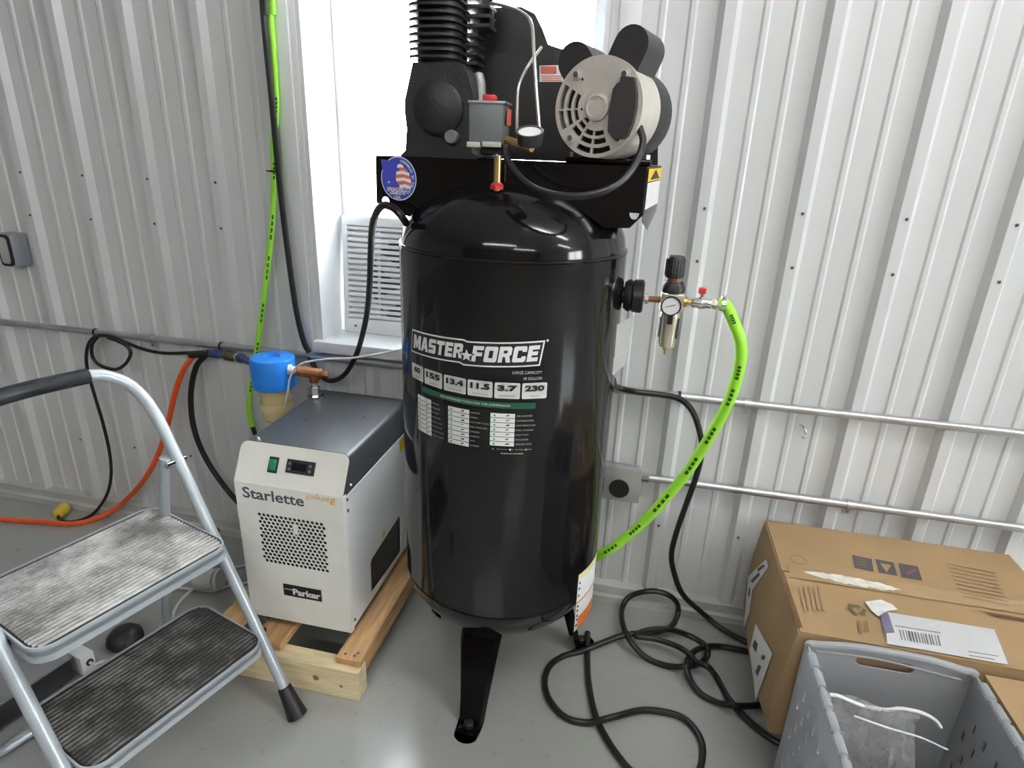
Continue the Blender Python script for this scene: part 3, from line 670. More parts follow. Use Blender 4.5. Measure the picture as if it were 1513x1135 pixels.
# --- pressure switch, riser, gauge, unloader tube, lead
ys = 1.155
a_ = on_y((692, 214), ys); b_ = on_y((744, 152), ys)
bm = B(); box(bm, (a_.x, ys, a_.z), (b_.x, ys+.055, b_.z), .003); psw = obj('pressure_switch', bm, greybox, A, 'dark grey pressure switch with red lever')
bm = B(); box(bm, (a_.x-.002, ys-.002, b_.z-.002), (b_.x+.004, ys+.058, b_.z+.003), .0015); obj('switch_lid', bm, mat('light_grey_metal', (.35, .36, .37), .35, .4), psw)
bm = B(); q = on_y((723, 145), ys+.02); box(bm, (q.x-.011, ys+.012, b_.z+.002), (q.x+.012, ys+.034, b_.z+.014), .002); obj('lever', bm, red, psw)
for l, r in ((690, 709), (713, 740)):
    p0 = on_y((l, 217), ys); p1 = on_y((r, 210), ys); bm = B(); box(bm, (p0.x, ys-.003, p0.z), (p1.x, ys+.02, p1.z), .001); obj('gland_strip', bm, mat('pale_green_strip', (.55, .6, .5), .5), psw)
bm = poly([(b_.x+.0045, ys+.01, b_.z-.008), (b_.x+.0045, ys+.045, b_.z-.008), (b_.x+.0045, ys+.045, b_.z-.035), (b_.x+.0045, ys+.01, b_.z-.035)]); obj('switch_label', bm, redp, psw)
rp_ = on_y((735, 250), 1.185)
bm = B(); rod(bm, (rp_.x, 1.185, 1.25), (rp_.x, 1.185, a_.z+.002), .0068, seg=14); ris = obj('riser_pipe', bm, brass, A, 'brass riser pipe')
bm = B(); lathe(bm, [(0, .013), (.008, .013), (.012, .009)], (rp_.x, 1.185, 1.266), (0, 0, 1), 6); obj('red_sealant', bm, red, ris)
bm = B(); lathe(bm, [(0, .012), (.016, .012), (.018, .009)], (rp_.x, 1.185, a_.z-.018), (0, 0, 1), 6); obj('hex_nut', bm, galv, ris)
bm = B(); rod(bm, (rp_.x-.03, 1.18, a_.z-.008), (rp_.x+.012, 1.18, a_.z-.008), .009, seg=12); obj('cross_fitting', bm, blackm, ris)
g0 = on_y((783, 196), 1.11); gn = V(.03, -.42, .9).normalized()
bm = B(); rod(bm, (b_.x-.004, ys+.025, on_y((756, 205), ys).z), g0-gn*.02+V(0, .02, -.006), .007, seg=10); gau = obj('gauge_stem', bm, brass, A)
bm = B(); lathe(bm, [(-.02, .016), (-.018, .021), (0, .0235), (.003, .0235), (.003, .0205), (.001, .0205)], g0, gn, 28); obj('gauge_case', bm, darkp, gau)
bm = B(); lathe(bm, [(.0012, .0205), (.0013, 0)], g0, gn, 28, cap=False); obj('gauge_face', bm, gaugef, gau)
bm = B(); tube(bm, [on_y((764, 196), 1.15), on_y((764, 160), 1.15), on_y((767, 125), 1.16), on_y((782, 95), 1.2), on_y((800, 70), 1.24)], .0028, 8); ul = obj('unloader_tube', bm, mat('aluminium_tube', (.6, .57, .56), .3, .7), A)
bm = B(); tube(bm, [on_y((797, 190), 1.14), on_y((793, 140), 1.16), on_y((789, 80), 1.19), on_y((785, 35), 1.23), on_y((770, 18), 1.26), on_y((742, 8), 1.29), on_y((725, 5), 1.31)], .0032, 8); obj('unloader_tube', bm, MATS['aluminium_tube'], A)
e0 = on_y((745, 215), 1.13)
bm = B(); tube(bm, [e0, on_y((752, 240), 1.12), on_y((775, 268), 1.1), on_y((805, 284), 1.09), on_y((845, 290), 1.09), on_y((885, 285), 1.1), on_y((918, 268), 1.12), on_y((940, 240), 1.14), on_y((950, 210), 1.16), on_y((945, 188), my-.012)], .0062, 10); obj('motor_lead', bm, cordm, A)
# --- outlet boss on the tank's right flank
bo = V(cx+TR, cy+.0, on_y((935, 437), 1.335).z)
bm = B(); lathe(bm, [(-.03, .018), (.002, .018), (.002, .028), (.01, .034), (.016, .035), (.019, .031), (.022, .035), (.04, .036), (.044, .031), (.044, 0)], bo, (1, 0, 0), 26); obj('outlet_boss', bm, blackm, A)

# ================================================================== filter regulator on the outlet
rx = .064; ry = cy; rz = bo.z-.006
R_ = thing('filter_regulator', 'black and silver filter regulator with round gauge screwed to the tank outlet', 'regulator', (rx, ry, rz-.09))
bm = B(); rod(bm, (bo.x+.0445, ry, rz+.002), (rx-.024, ry, rz+.002), .0065, seg=12); obj('nipple', bm, rustb, R_)
bm = B(); lathe(bm, [(0, .012), (.008, .012)], (bo.x+.046, ry, rz+.002), (1, 0, 0), 6); obj('hex_nut', bm, galv, R_)
bm = B(); box(bm, (rx-.024, ry-.022, rz-.02), (rx+.024, ry+.022, rz+.022), .004); obj('body', bm, nickel, R_)
bm = B(); lathe(bm, [(.02, .0235), (.03, .0245), (.04, .021), (.044, .018)], (rx, ry, rz), (0, 0, 1), 26); obj('bonnet', bm, darkp, R_)
bm = B(); lathe(bm, [(.044, .0155), (.052, .0155)], (rx-.001, ry, rz), (0, 0, 1), 20); obj('collar', bm, rustb, R_)
bm = B(); lathe(bm, [(.052, .0185), (.056, .0195), (.092, .0185), (.096, .016), (.097, 0)], (rx-.002, ry, rz), (0, 0, 1), 24)
for i in range(20):
    a = 2*math.pi*i/20; rod(bm, (rx-.002+.019*math.cos(a), ry+.019*math.sin(a), rz+.056), (rx-.002+.0185*math.cos(a), ry+.0185*math.sin(a), rz+.09), .0012, seg=5)
obj('knob', bm, darkp, R_)
bm = B(); lathe(bm, [(0, .012), (.005, .0195), (.012, .021), (.016, .0205), (.016, .018), (.014, .0178)], (rx-.002, ry-.022, rz-.002), (0, -1, 0), 28); gg = obj('gauge', bm, darkp, R_)
bm = B(); lathe(bm, [(.0145, .0178), (.0146, 0)], (rx-.002, ry-.022, rz-.002), (0, -1, 0), 28, cap=False); obj('dial', bm, gaugef, gg)
bm = poly([(rx-.013, ry-.0372, rz-.0055), (rx+.006, ry-.0372, rz+.0005), (rx+.0063, ry-.0372, rz+.0022), (rx-.013, ry-.0372, rz-.0045)]); obj('needle', bm, ink, gg)
bm = B(); lathe(bm, [(-.02, .019), (-.03, .0205), (-.085, .0195), (-.098, .017), (-.1, .008)], (rx, ry, rz), (0, 0, 1), 28); bw_ = obj('bowl_guard', bm, nickel, R_)
for a in (-1.25, 0, 1.1):
    bm = B(); s_ = V(math.sin(a), -math.cos(a), 0); t_ = V(math.cos(a), math.sin(a), 0); c_ = V(rx, ry, rz)+s_*.0207
    bm = plate(rrect(.007 if a else .011, .045 if a else .022, .003, 3), (), .001); put(bm, basis(c_+V(0, 0, -.055 if a else -.034), t_, (0, 0, 1))); obj('sight_slot', bm, ink, bw_)
bm = B(); lathe(bm, [(-.1, .007), (-.106, .007), (-.107, .004), (-.116, .004)], (rx, ry, rz), (0, 0, 1), 12); obj('drain', bm, brass, R_)
bm = B(); lathe(bm, [(0, .011), (.008, .011), (.009, .007), (.02, .007)], (rx+.024, ry, rz+.002), (1, 0, 0), 12); obj('brass_coupling', bm, brass, R_)
vx = rx+.04
bm = B(); lathe(bm, [(0, .0085), (.004, .0105), (.012, .0105), (.016, .0125), (.026, .0125), (.03, .0105), (.04, .0105)], (vx, ry, rz+.002), (1, 0, 0), 16); bv = obj('ball_valve', bm, chrome, R_)
bm = B(); rod(bm, (vx+.02, ry, rz+.012), (vx+.02, ry, rz+.022), .0045, seg=10); obj('valve_stem', bm, chrome, bv)
bm = B(); box(bm, (vx+.011, ry-.006, rz+.022), (vx+.027, ry+.006, rz+.035), .003); obj('valve_handle', bm, red, bv)
bm = B(); lathe(bm, [(.04, .0095), (.044, .0095), (.045, .0115), (.051, .0115), (.052, .008), (.058, .008)], (vx, ry, rz+.002), (1, 0, 0), 6); obj('hose_barb', bm, nickel, R_)

# lime hose from the valve down behind the tank
def hose_print(path, name_parent, r, idx, side):
    P = spline(path, 8)
    for i0 in idx:
        for k in range(4):
            i = min(i0+k, len(P)-2); p = P[i]; t = (P[i+1]-P[i]).normalized(); v = (V(0, 0, CAM_H)-p).normalized(); n = (v-t*v.dot(t)).normalized(); s = t.cross(n)
            q = p+n*(r+.0004); L = (P[i+1]-P[i]).length*.34; w = r*.3
            bm = poly([q-t*L-s*w, q+t*L-s*w, q+t*L+s*w, q-t*L+s*w]); obj('print_mark', bm, limeprint, name_parent)
h0 = V(vx+.056, ry, rz+.002)
hp = [h0, h0+V(.014, 0, -.001), on_y((1084, 475), ry), on_y((1095, 510), ry), on_y((1091, 550), ry+.01), on_y((1074, 600), ry+.02), on_y((1046, 650), ry+.04), on_y((1012, 702), ry+.06), on_y((965, 757), ry+.08), on_y((930, 790), ry+.09), on_y((893, 817), ry+.095), on_y((850, 835), ry+.095+.04), on_y((800, 845), ry+.095+.08)]
lh = thing('lime_air_hose', 'lime green air hose curving from the regulator valve to behind the black tank', 'hose', tuple(h0))
bm = B(); tube(bm, hp, .0125, 14); obj('hose', bm, lime, lh)
hose_print(hp, lh, .0125, (13, 30, 36, 45, 52, 60, 68, 76), 1)
bm = B(); lathe(bm, [(0, .0138), (.009, .0138)], h0+V(.004, 0, 0), (1, 0, 0), 16, cap=False); c_ = obj('hose_clamp', bm, chrome, lh)
bm = B(); lathe(bm, [(0, .005), (.006, .005)], h0+V(.007, -.004, .014), (0, -.3, 1), 8); obj('clamp_screw', bm, chrome, lh)

# ================================================================== refrigerated dryer on its pallet
DX0, DX1, DYF, DYB, DZ0, DZ1 = -.936, -.644, 1.178, 1.60, .138, .635
D = thing('air_dryer', 'white and black refrigerated air dryer standing on a short pallet', 'dryer', ((DX0+DX1)/2, (DYF+DYB)/2, DZ0-.022))
zb = .545; yt = DYF+.05
# body shell, side panel, cover
bm = B(); box(bm, (DX0+.006, DYF+.014, DZ0), (DX1-.006, DYB-.004, zb-.01)); obj('chassis', bm, darkp, D)
holes = []
gx0, gx1 = -.083, .067; gw = DX1-DX0
nx, ny = 15, 14; px_ = .0121; r_h = .0053
gcz = .391
for j in range(ny):
    for i in range(nx):
        hx = .0015+(i-(nx-1)/2+(0.5 if j % 2 else 0)-.25)*px_; hz = gcz+((ny-1)/2-j)*px_*.87-.0
        holes.append([(hx+r_h*math.cos(math.radians(60*k+30)), hz+r_h*math.sin(math.radians(60*k+30))) for k in range(6)])
out = [(-gw/2, DZ0), (gw/2, DZ0), (gw/2, zb), (-gw/2, zb)]
bm = plate(out, holes, .0016); put(bm, basis(((DX0+DX1)/2, DYF, 0), (1, 0, 0), (0, 0, 1))); fp = obj('front_panel', bm, dryw, D, 'off white perforated front panel', smooth=False)
tl_ = math.hypot(yt-DYF, DZ1-zb); cyv = V(0, yt-DYF, DZ1-zb).normalized()
o2 = [(-gw/2, 0), (gw/2, 0)]+[(gw/2-.02+.02*math.cos(math.radians(a)), tl_-.02+.02*math.sin(math.radians(a))) for a in (0, 20, 40, 60, 75, 90)]+[(-gw/2+.02-.02*math.sin(math.radians(a)), tl_-.02+.02*math.cos(math.radians(a))) for a in (0, 20, 40, 60, 75, 90)]
UM = basis(((DX0+DX1)/2, DYF, zb), (1, 0, 0), cyv)
bm = plate(o2, (), .0016); put(bm, UM); up = obj('control_panel', bm, dryw, D, 'tilted off white control panel', smooth=False)
for sx in (-1, 1):   # folded returns of the front panel
    x = (DX0+DX1)/2+sx*(gw/2-.0008); bm = B(); box(bm, (x-.0008, DYF, DZ0), (x+.0008, DYF+.016, zb)); obj('panel_return', bm, dryw, D)
# side panels with the cut-out
oc = [(.128, .03), (.128, .135), (.3, .135+.008), (.332, .135), (.332, .015), (.325, .0)]
so = [(0, DZ0+.006), (DYB-DYF-.01, DZ0+.006), (DYB-DYF-.01, .537), (0, .537)]
sh = [(.119, .168), (.122, .262), (.13, .272), (.325, .287), (.335, .28), (.332, .165), (.325, .157)]
for x, hs in ((DX1-.002, [sh]), (DX0+.002, [])):
    bm = plate(so, hs, .002); put(bm, basis((x, DYF+.008, 0), (0, 1, 0), (0, 0, 1))); obj('side_panel', bm, drys, D, smooth=False)
bm = B(); box(bm, (DX0+.004, DYB-.006, DZ0), (DX1-.004, DYB, .55)); obj('back_panel', bm, drys, D)
# black cover: top sheet folded down the sides
bm = B(); e_ = .012
sec = [(DX0+.003, .535), (DX0+.003, DZ1-.014), (DX0+.006, DZ1-.006), (DX0+.016, DZ1-.001), (DX1-.016, DZ1-.001), (DX1-.006, DZ1-.006), (DX1-.003, DZ1-.014), (DX1-.003, .535)]
def yfront(z): return DYF+.004+(max(z, zb)-zb)/(DZ1-zb)*(yt-DYF)+.001
fa = [bm.verts.new((x, yfront(z), z)) for x, z in sec]; ba = [bm.verts.new((x, DYB, z)) for x, z in sec]
for i in range(len(sec)-1): bm.faces.new((fa[i], fa[i+1], ba[i+1], ba[i]))
bm.faces.new(fa); bm.faces.new(ba); obj('cover', bm, dryt, D, 'black folded top cover', angle=.9)
for px in ((381, 646), (452, 621), (537, 617)):
    p = on_z(px, DZ1); bm = B(); lathe(bm, [(-.001, .004), (.0015, .0035), (.002, 0)], p, (0, 0, 1), 10); obj('rivet', bm, chrome, D)
for yy, zz in ((1.205, .553),):
    bm = B(); lathe(bm, [(0, .004), (.003, .003), (.003, 0)], (DX1-.003, yy+.02, zz), (1, 0, 0), 10); obj('screw', bm, chrome, D)
for zz in (.528, .497, .165):
    bm = B(); lathe(bm, [(0, .0045), (.003, .0035), (.003, 0)], (DX1-.001, DYF+.02, zz), (1, 0, 0), 10); obj('screw', bm, greyink, D)
# switch and controller on the control panel
def upm(px):   # pixel on the control panel plane -> local (x,y)
    d = ray(px); n = UM.to_3x3() @ V(0, 0, 1); o_ = UM.translation; d = Vector(d); t = (o_-V(0, 0, CAM_H)).dot(n)/d.dot(n)
    l = UM.inverted() @ (V(0, 0, CAM_H)+d*t); return l.x, l.y
a = upm((395, 699)); b = upm((414, 675)); w_, h_ = b[0]-a[0], b[1]-a[1]; c = ((a[0]+b[0])/2, (a[1]+b[1])/2)
bm = plate(rrect(abs(w_)*.95, abs(h_)*.9, .001), (), .004); put(bm, UM @ Matrix.Translation((c[0], c[1], .002))); sw = obj('rocker_switch', bm, darkp, up)
bm = B(); box(bm, (-abs(w_)*.33, -abs(h_)*.3, 0), (abs(w_)*.33, abs(h_)*.33, .006), .0012); put(bm, UM @ Matrix.Translation((c[0], c[1], .002)) @ Matrix.Rotation(.12, 4, 'X')); obj('rocker', bm, teal, sw) if False else obj('rocker', bm, teal, up)
a = upm((423, 701)); b = upm((467, 681)); c = ((a[0]+b[0])/2, (a[1]+b[1])/2); w_, h_ = .0745, .0335
bm = plate(rrect(w_, h_, .0015), (), .005); put(bm, UM @ Matrix.Translation((c[0], c[1], .002))); obj('controller', bm, darkp, up)
bm = rect(w_*.5, h_*.55); put(bm, UM @ Matrix.Translation((c[0]-.003, c[1], .0048))); obj('display', bm, mat('display_glass', (.006, .006, .012), .1), up)
for dx, dy in ((-.029, .006), (-.029, -.007), (.026, .006), (.026, -.007)):
    bm = poly([(x, y, 0) for x, y in rrect(.008, .007, .003, 3)]); put(bm, UM @ Matrix.Translation((c[0]+dx, c[1]+dy, .0049))); obj('button', bm, mat('grey_button', (.2, .2, .21), .5), up)
# lettering
FM = basis(((DX0+DX1)/2, DYF-.0012, 0), (1, 0, 0), (0, 0, 1))
def fpx(px): p = on_y(px, DYF); return p.x-(DX0+DX1)/2, p.z
a = fpx((359, 742)); b = fpx((449, 722)); l_ = fpx((359, 730)); r_ = fpx((449, 738))
bm = scale_to(text('Starlette', .05, .001), r_[0]-l_[0], .031); bm.transform(Matrix.Translation(((l_[0]+r_[0])/2, (l_[1]+r_[1])/2+.001, 0))); put(bm, FM); obj('lettering', bm, greyink, fp)
q = fpx((470, 737)); bm = scale_to(text('plus', .03, .0008, .25), .066, .019); bm.transform(Matrix.Translation((q[0], q[1]+.002, 0))); put(bm, FM); obj('lettering', bm, paleor, fp)
q = fpx((492, 742)); bm = scale_to(text('E', .03, .0012, .25), .016, .017); bm.transform(Matrix.Translation((q[0], q[1]+.001, 0))); put(bm, FM); obj('lettering', bm, labely, fp)
a = fpx((417, 861)); b = fpx((475, 870)); q = ((a[0]+b[0])/2+.001, fpx((446, 875))[1])
bm = plate(rrect(.108, .036, .001), (), .0012); put(bm, FM @ Matrix.Translation((q[0], q[1], 0))); pl_ = obj('name_plate', bm, ink, D)
bm = scale_to(text('Parker', .03, .0011, .0, spacing=.95), .079, .020); bm.transform(Matrix.Translation((q[0]+.0125, q[1]-.0015, .0012))); put(bm, FM); obj('plate_lettering', bm, white, pl_)
bm = rect(.024, .0022); bm.transform(Matrix.Translation((q[0]-.039, q[1]+.003, .0012))); put(bm, FM); obj('plate_line', bm, white, pl_)
q = fpx((437, 782)); bm = plate(rrect(.013, .03, .002), (), .001); put(bm, FM @ Matrix.Translation((q[0], q[1], 0))); obj('grille_tab', bm, dryw, fp)
# stickers on the side
bm = poly([(DX1-.0005, 1.535, .49), (DX1-.0005, 1.575, .49), (DX1-.0005, 1.575, .532), (DX1-.0005, 1.535, .532)]); obj('yellow_sticker', bm, labely, D)
bm = poly([(DX1-.0005, 1.385, .292), (DX1-.0005, 1.413, .292), (DX1-.0005, 1.399, .316)]); obj('warning_sticker', bm, labely, D)
for x, y in ((DX0+.035, DYF+.03), (DX1-.03, DYF+.03), (DX0+.035, DYB-.03), (DX1-.03, DYB-.03)):
    bm = B(); lathe(bm, [(0, .014), (.016, .011), (.024, .011)], (x, y, DZ0-.0225), (0, 0, 1), 14); f_ = obj('rubber_foot', bm, rubber, D)
# outlet fitting on the top and the bronze tee
of = on_z((466, 585), DZ1)
bm = B(); lathe(bm, [(0, .024), (.003, .024)], of, (0, 0, 1), 24); obj('washer', bm, chrome, D)
bm = B(); lathe(bm, [(.003, .0165), (.028, .0165), (.031, .0135)], of, (0, 0, 1), 6); ot = obj('outlet_nut', bm, chrome, D)
bm = B(); rod(bm, of+V(0, 0, .03), of+V(0, 0, .046), .009, seg=14); obj('outlet_pipe', bm, nickel, D)

# blue in-line filter and the bronze elbow that links it with the dryer
fcx = on_y((404, 548), of.y-.02)
FB = thing('inline_filter', 'bright blue round filter head with amber bowl behind the dryer', 'filter', (fcx.x, fcx.y, .60))
zt_ = fcx.z+.045; zb_ = fcx.z-.045
bm = B(); lathe(bm, [(zb_, .058), (zb_, .062), (zb_+.004, .063), (zt_-.006, .063), (zt_-.001, .060), (zt_, .056), (zt_, .024), (zt_-.006, .022), (zt_-.007, 0)], (fcx.x, fcx.y, 0), (0, 0, 1), 40); obj('head', bm, bluep, FB)
bm = B(); lathe(bm, [(zb_-.11, .034), (zb_-.1, .042), (zb_+.002, .046)], (fcx.x, fcx.y, 0), (0, 0, 1), 32); obj('bowl', bm, amber, FB)
bm = B(); lathe(bm, [(zb_-.075, .043), (zb_-.07, .0455), (zb_-.05, .047)], (fcx.x, fcx.y, 0), (0, 0, 1), 32, cap=False); obj('bowl_ring', bm, mat('cream_ring', (.72, .6, .33), .4), FB)
port = V(fcx.x+.06, fcx.y-.012, zt_-.03)
elb = of+V(0, 0, .072)
dirp = (elb-port).normalized()
bm = B(); lathe(bm, [(-.006, .015), (.006, .015), (.008, .011), (.022, .0105)], port, dirp, 14); obj('white_port', bm, whitep, FB)
bm = B(); tube(bm, [port+dirp*.018, port+dirp*.045, elb-dirp*.012, elb+dirp*.022], .016, 16); tee = obj('bronze_tee', bm, rustb, FB, 'weathered bronze tee')
bm = B(); lathe(bm, [(0, .0135), (.024, .0155), (.03, .0155)], of+V(0, 0, .044), (0, 0, 1), 14); obj('tee_branch', bm, rustb, FB)
bm = B(); lathe(bm, [(0, .013), (.005, .013), (.006, .0095), (.02, .0095)], elb+dirp*.02, dirp, 6); obj('plug', bm, rustb, FB)
bm = B(); lathe(bm, [(0, .018), (.006, .018)], elb+dirp*.014, dirp, 14); obj('tee_lip', bm, rustb, FB)

# pallet
PX0, PX1 = -1.03, -.592
PA = thing('wooden_pallet', 'short pine pallet of boards carrying the air dryer', 'pallet', ((PX0+PX1)/2, 1.35, 0))
def plank(lo, hi, m_): bm = B(); box(bm, lo, hi, .002, 1); return obj('board', bm, m_, PA)
plank((PX0, 1.097, 0), (PX1, 1.145, .093), pine); plank((PX0, 1.545, 0), (PX1, 1.585, .093), pine)
zt2 = .1145
for x0_, x1_ in ((-.66, -.592), (-.90, -.815), (-1.03, -.96)):
    plank((x0_, 1.115, .0935), (x1_, 1.59, zt2), pine2)
bm = B(); box(bm, (-.596, 1.147, .012), (-.592+.0, 1.543, .05)); bm.free()
plank((-.63, 1.146, .055), (-.5925, 1.544, .093), pine2)
for x_, y_ in ((-.64, 1.13), (-.61, 1.14), (-.615, 1.13), (-.87, 1.13)):
    bm = B(); lathe(bm, [(0, .004), (.001, .004), (.001, 0)], (x_, y_, zt2), (0, 0, 1), 8); obj('nail_head', bm, greyink, PA)
for x_, z_, r1_ in ((-.71, .05, .009), (-.64, .04, .005)):
    bm = B(); lathe(bm, [(0, r1_), (.0012, r1_*.8), (.0012, 0)], (x_, 1.097, z_), (0, -1, 0), 12); obj('knot', bm, mat('knot', (.3, .17, .07), .7, var=.3, scale=80), PA)

# ================================================================== step stool
SU, SV = V(.3, .954, 0).normalized(), V(.954, -.3, 0).normalized()
def S(u, v, z): return SU*u+SV*v+V(0, 0, z)
ST = thing('step_stool', 'grey tubular two step folding stool with ribbed treads beside the dryer', 'step stool', tuple(S(.56, -1.2, 0)))
UR, UL = .757, .322; VF = -.993; TN = .535
def rail_v(z): return VF-TN*z
HZ = .835
rpts = []
path = [S(UR, rail_v(.012), .012), S(UR, rail_v(.2), .2), S(UR, rail_v(.45), .45), S(UR, rail_v(.66), .66), S(UR-.004, rail_v(.735), .735), S(UR-.022, rail_v(.785), .788), S(UR-.055, rail_v(.815), .82), S(UR-.10, rail_v(HZ), HZ), S((UR+UL)/2, rail_v(HZ), HZ+.004), S(UL+.10, rail_v(HZ), HZ), S(UL+.055, rail_v(.815), .82), S(UL+.022, rail_v(.785), .788), S(UL+.004, rail_v(.735), .735), S(UL, rail_v(.66), .66), S(UL, rail_v(.45), .45), S(UL, rail_v(.2), .2), S(UL, rail_v(.012), .012)]
bm = B(); tube(bm, path, .0135, 16, 6); obj('frame', bm, stoolm, ST, 'bent grey steel tube frame')
bm = B(); tube(bm, [S(UR-.10, rail_v(HZ), HZ), S((UR+UL)/2, rail_v(HZ), HZ+.004), S(UL+.10, rail_v(HZ), HZ)], .0175, 18, 8); obj('grip', bm, gripm, ST, 'black hand grip')
for uu in (UR, UL):
    d_ = (S(uu, rail_v(0), 0)-S(uu, rail_v(.1), .1)).normalized(); p0 = S(uu, rail_v(.075), .075)
    bm = B(); lathe(bm, [(0, .0145), (.004, .017), (.05, .021), (.082, .025), (.084, .02)], p0, d_, 18)
    for v in bm.verts: v.co.z = max(v.co.z, 0)
    obj('rubber_foot', bm, rubber, ST)
# rear leg frame
VR0, ZP, VRF = -1.345, .615, -1.475
bm = B(); e = .013
rear = [S(UR-.022, VR0+.01, ZP+.015), S(UR-.024, VR0, ZP-.03), S(UR-.026, -1.40, .36), S(UR-.028, -1.455, .10), S(UR-.034, -1.468, .045), S(UR-.06, -1.474, .0185), S(UR-.10, -1.475, .016), S((UR+UL)/2, -1.475, .016), S(UL+.05, -1.475, .016), S(UL+.01, -1.474, .0185), S(UL-.016, -1.468, .045), S(UL-.02, -1.455, .10), S(UL+.005, -1.40, .36), S(UL+.024, VR0, ZP-.03), S(UL+.022, VR0+.01, ZP+.015)]
tube(bm, rear, .0125, 14, 6); obj('rear_legs', bm, stoolm, ST, 'grey rear leg frame')
for s in (-1, 1):
    u_ = (UR+UL)/2+s*.1; bm = B(); box(bm, (-.03, -.017, 0), (.03, .017, .02), .005); put(bm, basis(S(u_, -1.475, .0), SU, (-SV.x, -SV.y, 0))); obj('rubber_pad', bm, rubber, ST)
for uu, s in ((UR, -1), (UL, 1)):
    bm = B(); lathe(bm, [(-.018, .008), (.03, .008), (.032, .005), (.032, 0)], S(uu+s*.0, rail_v(ZP)+.0, ZP), SU*s, 12); obj('pivot_rivet', bm, chrome, ST)
# treads
def tread(z, v0, v1, u0, u1, m_):
    w = u1-u0; d = v0-v1; c = S((u0+u1)/2, (v0+v1)/2, z); BM_ = basis(c, SU, -SV)
    r_ = .04
    bm = plate(rrect(w, d, r_, 8), (), .012); put(bm, BM_ @ Matrix.Translation((0, 0, -.012))); 
    t = obj('step_tray', bm, stoolm, ST, angle=.6)
    bm = plate(rrect(w, d, r_, 8), [rrect(w-.007, d-.007, r_-.003, 8)], .034); put(bm, BM_ @ Matrix.Translation((0, 0, -.017+.0015))); obj('step_lip', bm, stoolm, t, angle=.6)
    bm = plate(rrect(w-.009, d-.009, r_-.004, 8), (), .004); put(bm, BM_ @ Matrix.Translation((0, 0, -.004))); obj('tread_mat', bm, tread_groove, t)
    n = int(d/.0112); bm = B()
    for i in range(n):
        y = -d/2+d*(i+.5)/n; e_ = d/2-abs(y); ins = .008+(r_-math.sqrt(max(r_*r_-(r_-e_)**2, 0)) if e_ < r_ else 0)
        x0_, x1_ = -w/2+ins, w/2-ins
        if e_ < .008: continue
        hw = .0024
        vs = [bm.verts.new((x, y+dy, zz)) for x in (x0_, x1_) for dy, zz in ((-hw-.0006, -.002), (-hw+.0008, .0022), (hw-.0008, .0022), (hw+.0006, -.002))]
        for k in range(3): bm.faces.new((vs[k], vs[k+1], vs[k+5], vs[k+4]))
        bm.faces.new(vs[:4]); bm.faces.new(vs[4:])
    put(bm, BM_); o = obj('tread_ribs', bm, m_, t, smooth=False); o['kind'] = 'stuff'
    return t
tread(.222, -1.052, -1.302, UL+.016, UR-.016, tread_lo)
tread(.462, -1.138, -1.44, UL+.016, UR-.016, tread_hi)
for z, dv in ((.205, 0), (.447, 0)):
    for uu, s in ((UR, -1), (UL, 1)):
        bm = B(); rod(bm, S(uu-s*.018, rail_v(z), z), S(uu+s*.03, rail_v(z), z), .006, seg=10); obj('bolt', bm, blackm, ST)
for uu in (UR-.03, UL+.03):   # link bars under the top step
    bm = B(); a = S(uu, -1.17, .445); b = S(uu, -1.425, .26); tube(bm, [a, (a+b)/2, b], .006, 8, 2); obj('brace', bm, stoolm, ST)

# ================================================================== conduits, boxes and fittings on the wall
def conduit(name, pts, r, label, straps):
    t = thing(name, label, 'conduit', tuple(pts[0])); bm = B(); tube(bm, pts, r, 14, 1, smooth=False); obj('pipe', bm, galv, t)
    for x in straps:
        f = (x-pts[0].x)/(pts[-1].x-pts[0].x); p = pts[0]+(pts[-1]-pts[0])*f
        bm = B(); lathe(bm, [(-.009, r+.001), (-.009, r+.003), (.009, r+.003), (.009, r+.001)], p, (1, 0, 0), 14, cap=False); box(bm, (p.x-.009, p.y+r-.001, p.z-.034), (p.x+.009, p.y+r+.002, p.z-.01)); s = obj('strap', bm, galv, t)
        bm = B(); lathe(bm, [(0, .004), (.003, .004), (.004, 0)], (p.x, p.y+r-.001, p.z-.026), (0, -1, 0), 8); obj('screw', bm, chrome, t)
    return t
CO = .031; ZU_ = W((0, 477)).z; zc1 = (W((0, 477), CO).z+W((1500, 638), CO).z)/2
zc2 = (W((953, 706), CO).z+W((1508, 779), CO).z)/2
conduit('wall_conduit', [V(-6.0, WY-CO, zc1), V(5.5, WY-CO, zc1)], .0115, 'long galvanised conduit running the whole wall under the window', (-3.0, -1.55, -.62, .31, 1.4))
jb = W((925, 703), .03)
conduit('wall_conduit', [V(jb.x+.045, WY-CO, zc2), V(5.5, WY-CO, zc2)], .0115, 'lower galvanised conduit leading into the metal outlet box', (.62, 1.9))
JX = W((918, 720), .05).x
J = thing('outlet_box', 'galvanised wall box with round black power outlet behind the tank', 'outlet', (JX, WY-.02, zc2-.03))
bm = B(); box(bm, (JX-.055, WY-.055, zc2-.07), (JX+.05, WY-.02, zc2+.03), .003); obj('box', bm, galv, J)
bm = B(); box(bm, (JX-.06, WY-.061, zc2-.074), (JX+.054, WY-.0552, zc2+.0335), .003); obj('cover_plate', bm, mat('grey_plate', (.45, .45, .44), .4, .5), J)
bm = B(); lathe(bm, [(0, .029), (.004, .029), (.004, .027), (.0045, 0)], (JX-.006, WY-.0612, zc2-.032), (0, -1, 0), 28); obj('socket', bm, ink, J)
bm = B(); rod(bm, (JX+.05, WY-CO, zc2), (JX+.075, WY-CO, zc2), .0145, seg=8); obj('connector', bm, chrome, J)
hk = W((1188, 632))
H = thing('wall_hook', 'small bright wire hook on the wall between the two conduits', 'hook', tuple(hk))
